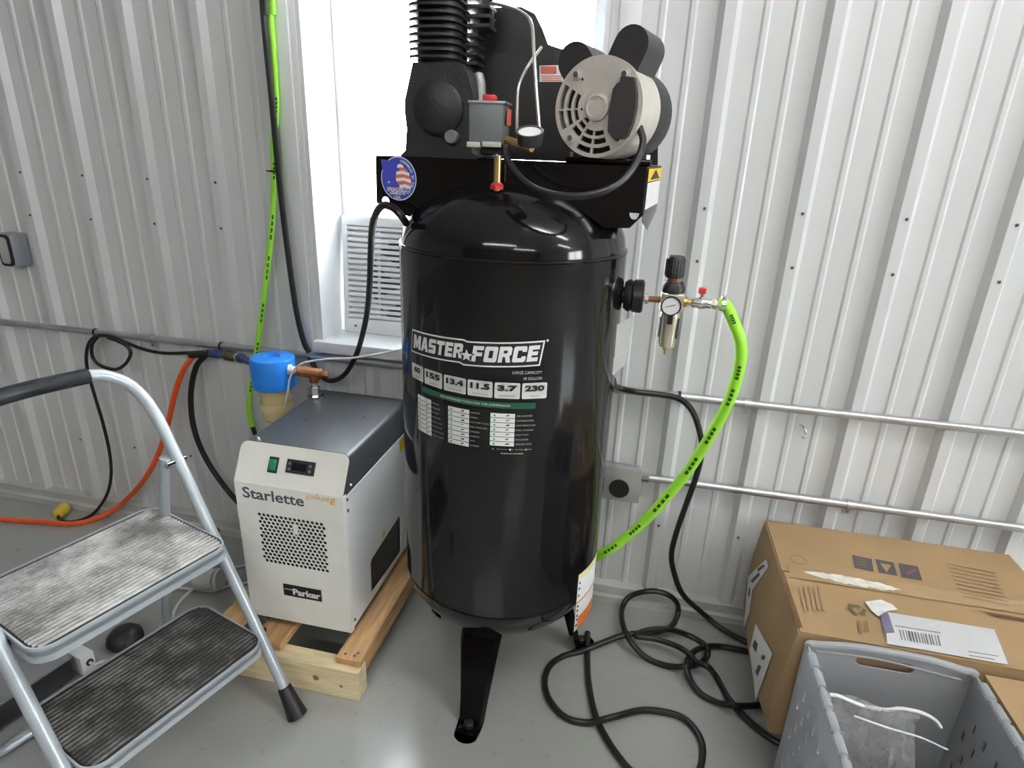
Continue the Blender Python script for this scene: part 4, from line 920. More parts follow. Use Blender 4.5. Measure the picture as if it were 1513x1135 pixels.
bm = B(); tube(bm, [hk+V(-.012, -.002, .008), hk+V(-.004, -.012, .006), hk+V(.001, -.018, -.004), hk+V(.002, -.019, -.02), hk+V(.0, -.014, -.027), hk+V(-.002, -.008, -.024)], .003, 8); obj('hook', bm, chrome, H)
wp = W((20, 365), .0)+V(.042, 0, 0)
OB = thing('switch_box', 'small grey wall box with shiny oblong plate on the left wall sheets', 'electrical box', tuple(wp))
bm = B(); box(bm, (wp.x-.03, WY-.062, wp.z-.052), (wp.x+.028, WY-.006, wp.z+.052), .003); obj('box', bm, mat('blue_grey_box', (.3, .33, .36), .4, .3), OB)
bm = plate(rrect(.05, .1, .016), (), .004); put(bm, basis((wp.x, WY-.064, wp.z), (1, 0, 0), (0, 0, 1))); obj('gasket', bm, ink, OB)
bm = plate(rrect(.036, .084, .012), (), .005); put(bm, basis((wp.x, WY-.0655, wp.z), (1, 0, 0), (0, 0, 1))); obj('plate', bm, chrome, OB)

# ================================================================== hoses, cords and cables
def cable(name, label, cat, pts, r, m_, group=None, seg=10, n=8):
    bm = B(); tube(bm, pts, r, seg, n); p = pts[0]; o = obj(name, bm, m_, None, loc=tuple(p)); tag(o, label, cat, group); return o
w_ = lambda *a, o=.028: [W(p, o) for p in a]
# lime drop hose by the window
lp = [V(W((396, -90), .041).x, WY-.041, CEIL-.004)]+w_((398, -60), (399, 0), (403, 60), (407, 120), (408, 170), (404, 210), (405, 255), (403, 320), (395, 400), (387, 465), (379, 520), (371, 570), (368, 605), (373, 630), o=.041)
L2 = thing('lime_drop_hose', 'lime green hose hanging down the wall beside the window trim', 'hose', tuple(lp[0]))
bm = B(); tube(bm, lp, .0085, 12); obj('hose', bm, lime, L2); hose_print(lp, L2, .0085, (36, 41, 54, 64, 70, 78, 86, 94), 1)
bm = B(); tube(bm, [lp[-1], W((375, 636), .041), W((377, 642), .041)], .0075, 10, 3); obj('black_end', bm, rubber, L2)
bm = B(); tie = W((405, 253), .041); lathe(bm, [(-.003, .0105), (.003, .0105)], tie, (0, 0, 1), 14); obj('zip_tie', bm, ink, L2)
bm = B(); box(bm, tie+V(-.022, -.004, -.002), tie+V(-.008, 0, .002)); obj('tie_tail', bm, ink, L2)
cable('window_cable', 'thick black cable running down the window trim to the conduit', 'cable', [V(W((383, -90), .06).x, WY-.06, CEIL-.004)]+w_((386, -60), (388, 0), (394, 70), (402, 150), (411, 250), (420, 330), (429, 400), (439, 465), (449, 505), (457, 521), o=.06), .0085, cordm)
# compressor supply cord: platform corner, down, along under the sill, up to the wall conduit
kp = [on_y((600, 330), 1.19), on_y((592, 318), 1.16), on_y((577, 305), 1.17), on_y((562, 306), 1.19), on_y((551, 330), 1.24), on_y((548, 370), 1.32), on_y((546, 420), 1.40), on_y((541, 470), 1.48), on_y((528, 520), 1.55), on_y((512, 550), 1.59), on_y((495, 562), 1.61), on_y((480, 560), 1.62), on_y((466, 545), 1.63), W((455, 522), .032)]
cable('compressor_cord', 'black supply cord looping from the platform corner to the wall below the sill', 'cord', kp, .0075, cordm)
# black cord looped off the conduit with a yellow plug on the floor
yp0 = on_z((92, 752), .022)
cp = w_((320, 521), (290, 521), (245, 522), (215, 517), (190, 508), (165, 498), (146, 496), (134, 503), (128, 520), (129, 545), (140, 585), (152, 625), (162, 670), (164, 705), o=.05)+[W((157, 733), .06), on_z((140, 757), .02), on_z((120, 768), .009), on_z((100, 771), .009), on_z((88, 767), .012), on_z((86, 762), .02)]
C1 = thing('yellow_plug_cord', 'thin black cord with a yellow plug lying by the wall base', 'cord', tuple(cp[-1]))
bm = B(); tube(bm, cp, .0055, 10); obj('cord', bm, cordm, C1)
bm = B(); tube(bm, w_((146, 496), (136, 510), (137, 528), (148, 540), (170, 546), (185, 538), (193, 523), (188, 512), (176, 505), (160, 499), o=.058), .0055, 10); obj('cord_loop', bm, cordm, C1)
for q in ((142, 492), (327, 510)):
    c_ = W(q, CO); bm = B(); lathe(bm, [(-.003, .0135), (.003, .0135)], (c_.x, WY-CO, zc1), (1, 0, 0), 12); obj('zip_tie', bm, ink, C1)
pd = (on_z((105, 742), .024)-on_z((84, 761), .024)).normalized(); pa_ = on_z((84, 761), .024)
bm = B(); lathe(bm, [(0, .012), (.004, .019), (.03, .0215), (.05, .0215), (.053, .018), (.054, 0)], pa_, pd, 20); pg = obj('plug', bm, yellow, C1)
# the hose manifold: black wrap, blue fittings, valve
mp_ = [W((285, 524), .06), W((310, 522), .06), W((331, 524), .062), W((352, 528), .066), W((372, 531), .08)]
HM = thing('hose_manifold', 'blue and black hose coupling joining the orange and black hoses at the filter', 'coupling', tuple(mp_[2]))
bm = B(); tube(bm, [mp_[0]+V(-.01, 0, -.003), mp_[0], mp_[1]], .0115, 12); obj('wrap', bm, rubber, HM)
ax1 = (mp_[2]-mp_[1]).normalized()
bm = B(); lathe(bm, [(0, .01), (.004, .013), (.03, .015), (.045, .013), (.05, .01)], mp_[1], ax1, 14); obj('fitting', bm, bluef, HM)
bm = B(); lathe(bm, [(0, .012), (.01, .017), (.035, .018), (.048, .012)], mp_[2], (mp_[3]-mp_[2]).normalized(), 8); obj('valve', bm, mat('dark_brass', (.12, .1, .06), .35, .7, var=.4, scale=50), HM)
d3 = (V(fcx.x-.062, fcx.y, zt_-.03)-mp_[3]).normalized()
bm = B(); lathe(bm, [(-.002, .014), (.004, .014)], mp_[3], d3, 14); obj('white_ring', bm, whitep, HM)
bm = B(); lathe(bm, [(.004, .012), (.012, .015), (.032, .015), (.04, .011), ((V(fcx.x-.06, fcx.y, zt_-.03)-mp_[3]).length, .009)], mp_[3], d3, 14); obj('fitting', bm, bluef, HM)
op = w_((284, 528), (272, 545), (262, 570), (254, 600), (246, 635), (236, 665), (222, 695), (200, 725), o=.06)+[on_floor((170, 752), .02), on_floor((140, 767), .011), on_floor((105, 774), .01), on_floor((60, 771), .01), on_floor((0, 767), .01), on_floor((-120, 758), .01), V(-3.0, 1.42, .01), V(-3.6, 1.2, .01)]
cable('orange_hose', 'orange air hose curving from the coupling down onto the floor', 'hose', op, .0088, orange)
cable('black_air_hose', 'black air hose hanging from the coupling behind the dryer', 'hose', w_((303, 526), (291, 540), (284, 565), (282, 595), (286, 630), (298, 665), (318, 700), (345, 735), (372, 760), (400, 778), o=.055), .009, rubber)
# thin white control tube from filter to compressor
cable('white_tube', 'thin white plastic tube arching over the filter towards the tank', 'tube', [on_y((420, 605), 1.50), on_y((425, 580), 1.48), on_y((428, 560), 1.475), on_y((436, 545), 1.475), on_y((450, 536), 1.48), on_y((480, 531), 1.49), on_y((520, 529), 1.50), on_y((560, 523), 1.50), on_y((602, 514), 1.49), on_y((640, 505), 1.5+.09)], .0028, whitep, seg=8)
# right-hand cord off the upper conduit to the floor
rc = [on_y((905, 560), 1.5), W((912, 572), .06), W((940, 579), .056), W((975, 583), .052), W((1003, 589), .056), W((1022, 606), .075), W((1033, 635), .085), W((1037, 665), .085), W((1030, 700), .08), W((1014, 745), .07), W((1000, 785), .06), W((992, 820), .06), W((997, 850), .065), W((1010, 880), .075)]
rc += [on_floor((1040, 908), .012), on_floor((1065, 928), .0085), on_floor((1095, 945), .0085), on_floor((1125, 958), .0085)]
cable('drop_power_cord', 'black cord strapped to the upper conduit then dropping behind the carton', 'cord', rc, .0082, cordm)
bm = B(); zt3 = W((1004, 582), CO); lathe(bm, [(-.004, .0145), (.004, .0145)], (zt3.x, WY-CO, zc1), (1, 0, 0), 14); o = obj('zip_tie', bm, ink, None, loc=tuple(zt3)); tag(o, 'small black zip tie around the upper conduit above the black cord', 'zip tie')
# the loose power cord lying on the floor
fz = .0085
def fp_(pts, zs=None): return [on_floor(p, fz+(zs[i] if zs else 0)) for i, p in enumerate(pts)]
c1 = [(868, 935), (868, 975), (870, 1010), (879, 1055), (895, 1090), (915, 1120), (940, 1145), (985, 1160), (1025, 1150), (1038, 1120), (1034, 1090), (1012, 1063), (980, 1052), (945, 1050), (905, 1060), (868, 1068), (835, 1060), (812, 1035), (805, 1008), (812, 985), (832, 970), (860, 962), (890, 950), (925, 938), (970, 934), (992, 925), (1002, 905), (998, 888), (980, 876), (955, 874), (930, 882), (919, 900), (921, 925), (933, 950), (955, 972), (985, 984), (1015, 985), (1038, 978), (1046, 965), (1040, 952), (1015, 938), (985, 930), (955, 932), (940, 940), (970, 945), (1000, 955), (1020, 968), (1028, 978), (1045, 985), (1058, 1000), (1075, 1030), (1095, 1055), (1120, 1078), (1145, 1095), (1175, 1108)]
lift = {22: .02, 23: .026, 24: .02, 25: 0, 33: .024, 32: .03, 31: .02, 36: .02, 38: .024, 45: .03, 44: .03, 43: .03, 46: .03, 47: .03, 48: .04, 14: .017, 41: .03, 42: .03}
bm = B(); cpt = fp_(c1, [lift.get(i, 0) for i in range(len(c1))]); tube(bm, cpt, .0083, 10); o = obj('floor_cord', bm, cordm, None, loc=tuple(cpt[0])); tag(o, 'long black power cord lying in loose loops on the floor beside the tank', 'cord')
c2 = [(1118, 966), (1090, 960), (1060, 955), (1035, 958), (1020, 968), (1015, 985), (1020, 1005), (1035, 1025), (1060, 1038), (1085, 1043), (1112, 1043), (1130, 1041)]
cp2 = fp_(c2, [0, 0, 0, .014, .02, .02, .01, 0, .0, .017, .0, 0]); cable('short_cord', 'black cord bend coming out from under the carton', 'cord', cp2, .0083, cordm)

# small things on the floor behind the stool
p = on_z((312, 872)); K = thing('drain_valve', 'small white plug shaped fitting on the floor between stool and dryer', 'fitting', (p.x, p.y, 0))
ka = V(.93, .1, .1).normalized(); kc = p+V(-.045, 0, .034)
bm = B(); lathe(bm, [(0, .028), (.006, .031), (.06, .032), (.064, .033)], kc, ka, 24); obj('body', bm, whitep, K)
bm = B(); lathe(bm, [(.064, .027), (.07, .027)], kc, ka, 24); obj('gap_ring', bm, greyink, K)
bm = B(); lathe(bm, [(.07, .033), (.076, .034), (.08, .031), (.08, 0)], kc, ka, 24); obj('rim', bm, whitep, K)
cable('thin_white_power_cord', 'white cord on the floor passing the small white fitting', 'cord', [on_z(q, .005) for q in ((240, 866), (265, 869), (290, 871), (315, 873), (345, 864), (362, 862), (385, 850))], .0042, whitep, seg=8)
cable('pale_tube', 'pale tube on the floor running diagonally to the dryer', 'tube', [on_z(q, .005 if k not in (2, 3) else .019) for k, q in enumerate(((254, 915), (259, 900), (270, 884), (288, 868), (318, 848), (340, 841), (360, 836), (390, 830)))], .0048, mat('pale_tube', (.62, .62, .55), .4), seg=8)
# low equipment box at the left under the stool
ea = on_z((105, 970), .08); eb = on_z((0, 1040), .08); ed = (ea-eb).normalized(); en = V(-ed.y, ed.x, 0)
EB = thing('equipment_box', 'low black box with brushed steel lid on the floor behind the stool', 'box', tuple(ea.xy)+(0,))
EM = basis((ea.x, ea.y, 0), ed, en)
bm = B(); box(bm, (-.42, .004, .012), (-.002, .36, .072), .003, M4=EM); obj('body', bm, darkp, EB)
bm = B(); box(bm, (-.425, 0, .0722), (.003, .365, .08), .002, M4=EM); obj('lid', bm, stain, EB)
for x_, y_ in ((-.03, .03), (-.39, .03), (-.03, .33), (-.39, .33)):
    bm = B(); lathe(bm, [(0, .014), (.0125, .014)], EM @ V(x_, y_, 0), (0, 0, 1), 12); obj('foot', bm, rubber, EB)
wb = on_z((117, 988))
WB = thing('cord_adapter', 'small white adapter with pinkish cord at the end of the steel lidded box', 'adapter', (wb.x, wb.y, 0))
bm = B(); box(bm, (.014, -.006, 0), (.05, .046, .06), .004, M4=EM); obj('housing', bm, whitep, WB)
hp0 = EM @ V(.034, -.006, .034)
bm = B(); lathe(bm, [(0, .009), (.003, .009), (.003, 0)], hp0, -en, 14); obj('grommet', bm, ink, WB)
bm = B(); tube(bm, [hp0, hp0-en*.02, on_z((150, 978), .02), on_z((165, 976), .008), on_z((200, 968), .005), on_z((240, 945), .005)], .0042, 8); obj('cord', bm, mat('pinkish_cord', (.75, .6, .56), .45), WB)
bc = on_z((186, 948)); bm = B(); lathe(bm, [(0, .042), (.01, .047), (.026, .044), (.04, .03), (.044, .017), (.044, 0)], bc+V(0, 0, 0), (0, 0, 1), 30)
o = obj('rubber_cup', bm, castblack, None, loc=tuple(bc)); tag(o, 'round black rubber dome on the floor behind the steps', 'rubber cup')

# ================================================================== window fan leaning on the pane
ayf = 1.757; az_ = WIN[2]+.0125; bz_ = az_+.36; ax0, ax1_ = -.917, -.515
AC = thing('window_fan', 'white square fan with louvred face leaning against the window pane', 'fan', ((ax0+ax1_)/2, ayf, az_))
bm = B(); box(bm, (ax0+.006, ayf+.022, az_+.002), (ax1_-.006, ayf+.034, bz_-.004), .003); obj('case', bm, acw, AC)
bm = B(); box(bm, (ax0, ayf, az_), (ax1_, ayf+.03, az_+.045), .004); fr = obj('frame_bar', bm, acw, AC)
for lo, hi in (((ax0, ayf, bz_-.028), (ax1_, ayf+.03, bz_)), ((ax0, ayf, az_+.044), (ax0+.016, ayf+.03, bz_-.027)), ((ax1_-.016, ayf, az_+.044), (ax1_, ayf+.03, bz_-.027))):
    bm = B(); box(bm, lo, hi, .003); obj('frame_bar', bm, acw, AC)
fxc, fzc, frr = -.70, .945, .135
bm = B(); lathe(bm, [(.0, frr), (.002, frr), (.002, 0)], (fxc, ayf+.0225, fzc), (0, -1, 0), 36); obj('fan_opening', bm, mat('fan_grey', (.16, .17, .18), .6), AC)
for k in range(5):
    a = 2*math.pi*k/5; c_, s_ = math.cos(a), math.sin(a); pts = []
    for r_, h_ in ((.03, .02), (.07, .042), (.11, .05), (.128, .03)): pts.append((r_, h_))
    q_ = [(r_, h_) for r_, h_ in pts]+[(r_, -h_*.3) for r_, h_ in pts[::-1]]
    bm = poly([(fxc+r_*c_-h_*s_, ayf+.019+h_*.05, fzc+r_*s_+h_*c_) for r_, h_ in q_]); obj('fan_blade', bm, mat('blade_white', (.6, .62, .64), .4), AC)
for i in range(17):
    z = az_+.054+i*(.36-.09)/16
    bm = B(); box(bm, (ax0+.014, ayf+.004, z-.005), (ax1_-.014, ayf+.009, z+.005), .0008, 1); obj('louvre', bm, acw, AC)
for x in (-.80, -.70, -.60):
    bm = B(); box(bm, (x-.004, ayf+.009, az_+.04), (x+.004, ayf+.014, bz_-.025)); obj('grille_post', bm, acw, AC)
bm = B(); lathe(bm, [(0, .004), (.003, .003)], (ax0+.04, ayf, az_+.022), (0, -1, 0), 10); obj('screw', bm, greyink, AC)
AC.rotation_euler.x = -.075

# ================================================================== carton, tray, crate and what is in them
BX0, BX1, BY0, BY1, BZ0, BZ1 = .402, on_z((1491, 823), .4).x, 1.158, 1.598, .112, .40
TRY = thing('plastic_tray', 'flat black plastic tray under the big carton', 'tray', ((BX0+BX1)/2+.03, 1.39, 0))
bm = B(); box(bm, (BX0+.055, 1.175, 0), (BX1-.03, 1.585, .1), .012); obj('body', bm, darkp, TRY)
bm = B(); box(bm, (BX0+.045, 1.165, .1), (BX1-.02, 1.595, .1115), .004); obj('rim', bm, darkp, TRY)
CB = thing('cardboard_box', 'large brown cardboard carton with shipping labels on the black tray', 'box', ((BX0+BX1)/2, 1.38, BZ0))
def bulge(z, y):     # the left end sags outwards
    f = max(0, min(1, (BZ1-z)/(BZ1-BZ0))); g_ = math.sin(math.pi*max(0, min(1, (y-BY0)/(BY1-BY0))))
    return -.030*math.sin(math.pi*f*.75)*(.45+.55*g_)
bm = B(); NZ, NY = 10, 10
def lgrid(xf):
    return [[bm.verts.new((xf(BZ0+(BZ1-BZ0)*j/NZ, BY0+(BY1-BY0)*i/NY), BY0+(BY1-BY0)*i/NY, BZ0+(BZ1-BZ0)*j/NZ)) for i in range(NY+1)] for j in range(NZ+1)]
Lg = lgrid(lambda z, y: BX0+bulge(z, y)); Rg = lgrid(lambda z, y: BX1)
for G in (Lg, Rg):
    for j in range(NZ):
        for i in range(NY): bm.faces.new((G[j][i], G[j][i+1], G[j+1][i+1], G[j+1][i]))
for j in range(NZ):
    bm.faces.new((Lg[j][0], Rg[j][0], Rg[j+1][0], Lg[j+1][0])); bm.faces.new((Lg[j][NY], Rg[j][NY], Rg[j+1][NY], Lg[j+1][NY]))
for i in range(NY): bm.faces.new((Lg[0][i], Lg[0][i+1], Rg[0][i+1], Rg[0][i])); bm.faces.new((Lg[NZ][i], Lg[NZ][i+1], Rg[NZ][i+1], Rg[NZ][i]))
carton = obj('carton', bm, card, CB, angle=.8)
YS = (on_z((1150, 842), BZ1).y+on_z((1513, 905), BZ1).y)/2-.0     # the seam between the two long flaps
def flap(y0, y1, dz):
    bm = B(); n = 8; g = []
    for j in range(5):
        y = y0+(y1-y0)*j/4; g.append([bm.verts.new((BX0+.004+(BX1-BX0-.004)*i/n, y, BZ1+.0008+.003*math.sin(math.pi*j/4)*math.sin(math.pi*i/n)*dz)) for i in range(n+1)])
    for a, b in zip(g, g[1:]):
        for i in range(n): bm.faces.new((a[i], a[i+1], b[i+1], b[i]))
    r_ = bmesh.ops.extrude_face_region(bm, geom=bm.faces[:]); bmesh.ops.translate(bm, vec=(0, 0, .0035), verts=[v for v in r_['geom'] if isinstance(v, bmesh.types.BMVert)])
    return obj('flap', bm, card, CB)
fb_ = flap(YS+.0025, BY1, 1); ff_ = flap(BY0, YS-.0025, -.5)
ZT = BZ1+.0062
def top_poly(pxs, m_, name, par, dz=0.0):
    P_ = [on_z(q, ZT+dz) for q in pxs]
    for q in P_: q.y = max(q.y, BY0+.004)
    bm = poly(P_); return obj(name, bm, m_, par)
bm = poly([(BX0+.001, BY0+.01, ZT-.0012), (BX0+.011, BY0+.012, ZT-.0012), (BX0+.008, YS, ZT-.0012), (BX0+.001, YS, ZT-.0012)]); obj('slit', bm, carde, CB)
# tape over the seam, scuffed white
bm = B(); n = 24; e = random.Random(5); g0_ = []; g1_ = []
tp0, tp1 = on_z((1188, 845), ZT), on_z((1330, 872), ZT)
for i in range(n+1):
    f = i/n; x = tp0.x+(tp1.x-tp0.x)*f; yc = YS+.006-.012*f; hw = (.003+.034*math.sin(math.pi*min(1, f*1.04))**.6)*(.8+.4*e.random())*(.55+.45*f)
    g0_.append(bm.verts.new((x, yc-hw*.6, ZT+.0012))); g1_.append(bm.verts.new((x, yc+hw*.5, ZT+.0012)))
for i in range(n): bm.faces.new((g0_[i], g0_[i+1], g1_[i+1], g1_[i]))
obj('torn_tape', bm, mat('torn_white', (.76, .72, .66), .5, var=.15, scale=60), CB)
bm = poly([(BX0+.02, YS-.024, ZT+.0006), (BX1, YS-.024, ZT+.0006), (BX1, YS+.024, ZT+.0006), (BX0+.02, YS+.024, ZT+.0006)]); obj('tape', bm, mat('tan_tape', (.4, .265, .135), .25, var=.08, scale=12, spec=.6), CB)
# print on the rear flap
pc_ = on_z((1180, 827), ZT+.001)
bm = plate(circ(0, 0, .019, 28), [circ(0, 0, .0178, 28)], .0003); put(bm, Matrix.Translation(pc_)); obj('printed_ring', bm, cardp, fb_)
for q in (((1259, 820), (1288, 826), (1291, 845), (1263, 839)), ((1293, 826), (1320, 831), (1326, 851), (1299, 846)), ((1327, 832), (1356, 837), (1363, 858), (1332, 853))):
    top_poly(q, navy, 'printed_icon', fb_, .001)
top_poly(((1300, 832), (1317, 835), (1310, 846)), card, 'icon_cutout', fb_, .0016)
top_poly(((1340, 846), (1352, 840), (1354, 843), (1342, 850)), mat('dull_red_print', (.25, .1, .08), .7), 'icon_cutout', fb_, .0016)
for y_ in (825, 829, 833): top_poly(((1266, y_), (1281, y_+3), (1281, y_+4.2), (1266, y_+1.2)), cardp, 'icon_cutout', fb_, .0016)
for i in range(9):
    y_ = 832+i*6.0; x_ = 1398+i*2.8; top_poly(((x_, y_), (x_+72, y_+14), (x_+72.6, y_+15.5), (x_+.6, y_+1.5)), cardp, 'printed_line', fb_, .001)
t_ = scale_to(text('17', .03), .018, .016); t_.transform(Matrix.Translation(on_z((1235, 823), ZT+.001))); obj('printed_number', t_, mat('faint_print', (.33, .21, .11), .7), fb_)
# print on the front flap: recycling arrows, text blocks
rcp = on_z((1266, 901), ZT+.001)
for k in range(3):
    a = math.radians(90+120*k); bm = poly([(x, y, 0) for x, y in ((-.016, .009), (.004, .009), (.004, .0045), (.0135, .0125), (.004, .0205), (.004, .016), (-.013, .016))])
    put(bm, Matrix.Translation(rcp) @ Matrix.Rotation(a-math.pi/2, 4, 'Z')); obj('recycling_arrow', bm, mat('green_brown_print', (.12, .12, .05), .7), ff_)
for i in range(5):
    x_ = 1180+i*7; top_poly(((x_, 866), (x_+4, 867), (x_+12, 903), (x_+8, 902)), MATS['faint_print'], 'printed_block', ff_, .001)
for i in range(2): top_poly(((1267+i*10, 917), (1272+i*10, 918), (1275+i*10, 935), (1270+i*10, 934)), cardp, 'printed_block', ff_, .001)
# shipping label in its pouch
sl = top_poly(((1308, 904), (1469, 930), (1494, 988), (1318, 966)), paper, 'shipping_label', CB, .0022)
top_poly(((1300, 905), (1312, 905), (1322, 935), (1308, 936)), mat('pouch_purple', (.2, .18, .3), .4), 'label_edge', sl, .0028)
e = random.Random(8); x = 1328.0
while x < 1388:
    w = e.uniform(1.2, 3.2); dy = (x-1328)*.16; top_poly(((x, 930+dy), (x+w, 930+dy+.4), (x+w+4, 946+dy), (x+4, 945.5+dy)), greyink, 'barcode_bar', sl, .0028); x += w+e.uniform(1.4, 3.5)
for y_, x0_, x1_ in ((924, 1322, 1390), (962, 1430, 1475), (968, 1432, 1470)):
    top_poly(((x0_, y_), (x1_, y_+(x1_-x0_)*.16), (x1_, y_+1+(x1_-x0_)*.16), (x0_, y_+1)), greyink, 'label_line', sl, .0028)
top_poly(((1278, 889), (1302, 886), (1318, 893), (1327, 901), (1310, 903), (1298, 911), (1288, 903)), mat('crumpled_paper', (.74, .74, .72), .6, var=.1, scale=60, bump=.3), 'torn_label', CB, .003)
pm = clear_mat('pouch_film', (.93, .93, .95, 1), .12, .12); top_poly(((1300, 902), (1474, 929), (1502, 992), (1314, 971)), pm, 'label_pouch', CB, .0036)
top_poly(((1452, 903), (1520, 915), (1520, 919), (1470, 911)), carde, 'flap_gap', CB, .0015)
# labels on the bulging left end
def endpt(px):
    d = Vector(ray(px)); x = BX0-.012
    for _ in range(12):
        t = x/d.x; y = d.y*t; z = CAM_H+d.z*t; x = BX0+bulge(z, y)-.0012
    return V(x, y, z)
def end_label(quad, m_, name, lift=0.0, n=8):
    bm = B(); g = []
    for j in range(n+1):
        a = Vector(quad[0]).lerp(Vector(quad[3]), j/n); b = Vector(quad[1]).lerp(Vector(quad[2]), j/n)
        g.append([bm.verts.new(V(-.001-lift, 0, 0)+endpt(tuple(a.lerp(b, i/n)))) for i in range(n+1)])
    for a, b in zip(g, g[1:]):
        for i in range(n): bm.faces.new((a[i], a[i+1], b[i+1], b[i]))
    return obj(name, bm, m_, CB)
end_label(((1106, 852), (1133, 826), (1136, 838), (1112, 872)), paper, 'end_label'); end_label(((1106, 853), (1112, 872), (1108, 905), (1099, 930)), paper, 'end_label')
end_label(((1117, 922), (1142, 966), (1117, 1036), (1108, 960)), paper, 'end_label')
for q in (((1110, 858), (1122, 846), (1124, 850), (1113, 862)), ((1120, 840), (1130, 834), (1131, 837), (1121, 846)), ((1107, 870), (1110, 868), (1109, 880), (1106, 882)), ((1116, 945), (1121, 952), (1118, 965), (1113, 955)), ((1122, 982), (1126, 986), (1120, 1000), (1117, 993)), ((1128, 968), (1132, 970), (1130, 976), (1126, 974))):
    end_label(q, greyink, 'label_print', .0008, 2)

# crate
KX0, KX1, KY0, KY1, KZ = .415, .735, .74, 1.142, .405
KR = thing('plastic_crate', 'smoky grey plastic crate with slotted sides in front of the carton', 'crate', ((KX0+KX1)/2, (KY0+KY1)/2, 0))
def wallp(w, h, holes, M4, name, hdl=None, sink=0.0):
    o_ = []
    n = 24
    for i in range(n+1):
        f = i/n; o_.append((-w/2+w*f, h-(sink*min(1, max(0, abs(f-.5)*2-.45)/.35)**1 if sink else 0)))
    o_ = [(-w/2, 0)]+o_+[(w/2, 0)]
    bm = plate(o_[::-1], holes, .004); put(bm, M4); return obj(name, bm, smoky, KR, smooth=False)
kw, kd = KX1-KX0, KY1-KY0
sl_ = []
for i in range(9):
    for j in range(6): sl_.append(rrect(.010, .026, .004, 3, -.165+i*.041+(0.02 if j % 2 else 0), .09+j*.043))
sl_ = [s for s in sl_ if all(abs(p[0]) < kd/2-.015 for p in s)]
wallp(kd, KZ-.012, sl_, basis((KX0+.004, (KY0+KY1)/2, 0), (0, 1, 0), (0, 0, 1)), 'side_wall')
wallp(kd, KZ-.012, sl_, basis((KX1-.004, (KY0+KY1)/2, 0), (0, 1, 0), (0, 0, 1)), 'side_wall')
hnd = [(p[0], p[1]) for p in rrect(.11, .026, .0125, 5, -.005, KZ-.030)]
wallp(kw, KZ, [hnd], basis(((KX0+KX1)/2, KY1-.004, 0), (1, 0, 0), (0, 0, 1)), 'end_wall', sink=.012)
wallp(kw, KZ, [hnd], basis(((KX0+KX1)/2, KY0+.004, 0), (1, 0, 0), (0, 0, 1)), 'end_wall', sink=.012)
bm = B(); box(bm, (KX0+.004, KY0+.004, 0), (KX1-.004, KY1-.004, .006)); obj('base', bm, smoky, KR)
for x, s in ((KX0, 1), (KX1, -1)):
    for i in range(7):
        y0_ = KY0+.03+i*(kd-.06)/7; bm = B(); rod(bm, (x+s*.004, y0_+.005, KZ-.012), (x+s*.004, y0_+(kd-.06)/7-.007, KZ-.012), .009, seg=10); obj('rim_roll', bm, smoky, KR)
        bm = B(); rod(bm, (x+s*.004, y0_-.007, KZ-.014), (x+s*.004, y0_+.005, KZ-.014), .0065, seg=8); obj('rim_gap', bm, smoky, KR)
for y, s in ((KY1, -1), (KY0, 1)):
    bm = B(); P_ = [(KX0+.004, y+s*.012, KZ-.012), (KX0+.008, y+s*.005, KZ-.011), (KX0+.03, y+s*.004, KZ-.009), (KX0+.09, y+s*.004, KZ), ((KX0+KX1)/2, y+s*.004, KZ+.002), (KX1-.09, y+s*.004, KZ), (KX1-.03, y+s*.004, KZ-.009), (KX1-.008, y+s*.005, KZ-.011), (KX1-.004, y+s*.012, KZ-.012)]
    tube(bm, P_, .008, 10); obj('rim_roll', bm, smoky, KR)
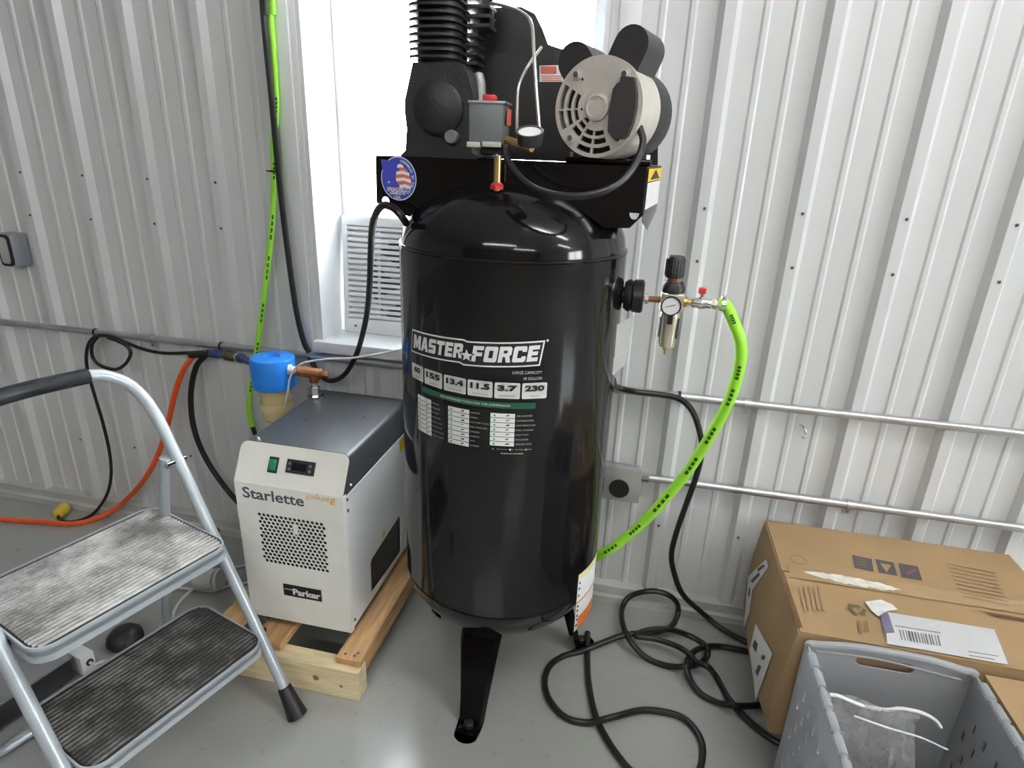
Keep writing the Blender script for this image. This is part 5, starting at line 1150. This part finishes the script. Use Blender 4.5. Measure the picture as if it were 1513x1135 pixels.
bm = B(); tube(bm, [on_y((1205, 962), KY1-.007), on_y((1300, 975), KY1-.007), on_y((1420, 1005), KY1-.007)], .0022, 6); obj('moulded_line', bm, smoky, KR)
# zip bag standing in the crate
bagY = 1.00
BG = thing('zip_bag', 'clear plastic zip bag leaning inside the grey crate', 'bag', ((KX0+KX1)/2, bagY, .2))
bl, br_ = on_y((1216, 1026), bagY), on_y((1362, 1052), bagY); bl.x = max(bl.x, KX0+.012)
e = random.Random(2); bm = B(); g = []; n = 14
for j in range(n+1):
    f = j/n; row = []
    for i in range(n+1):
        h = i/n; p = bl.lerp(br_, h)+V(.01*f, -.05*f, -.24*f)
        p.y += .012*math.sin(7*h+3*f)*math.sin(5*f+1)+.006*e.uniform(-1, 1)*(0 if j == 0 else 1); row.append(bm.verts.new(p))
    g.append(row)
for a, b in zip(g, g[1:]):
    for i in range(n): bm.faces.new((a[i], a[i+1], b[i+1], b[i]))
bmesh.ops.solidify(bm, geom=bm.faces[:], thickness=.004); obj('film', bm, film, BG)
zp = [on_y((1212, 1024), bagY), on_y((1240, 1029), bagY), on_y((1275, 1043), bagY), on_y((1310, 1049), bagY), on_y((1330, 1047), bagY), on_y((1360, 1053), bagY), on_y((1380, 1063), bagY), on_y((1390, 1075), bagY)]
for q in zp: q.x = max(q.x, KX0+.012)
bm = B(); tube(bm, zp, .0035, 8); obj('zip_strip', bm, mat('zip_white', (.75, .76, .77), .3), BG)
bm = B(); tube(bm, [on_y((1262, 1058), bagY-.02), on_y((1310, 1075), bagY-.03), on_y((1360, 1090), bagY-.03), on_y((1400, 1108), bagY-.03)], .0018, 6); obj('fold_line', bm, MATS['zip_white'], BG)
# small carton to the right of the crate
SC = thing('small_carton', 'plain tan cardboard carton standing beside the grey crate', 'box', (.93, .95, 0))
sx0 = KX1+.012
bm = B(); box(bm, (sx0, .78, 0), (sx0+.3, 1.135, .392), .002, 1); obj('carton', bm, card, SC)
bm = B(); box(bm, (sx0, .78, .3925), (sx0+.3, .955, .396)); obj('flap', bm, card, SC)
bm = B(); box(bm, (sx0, .9585, .3925), (sx0+.3, 1.135, .396)); obj('flap', bm, card, SC)
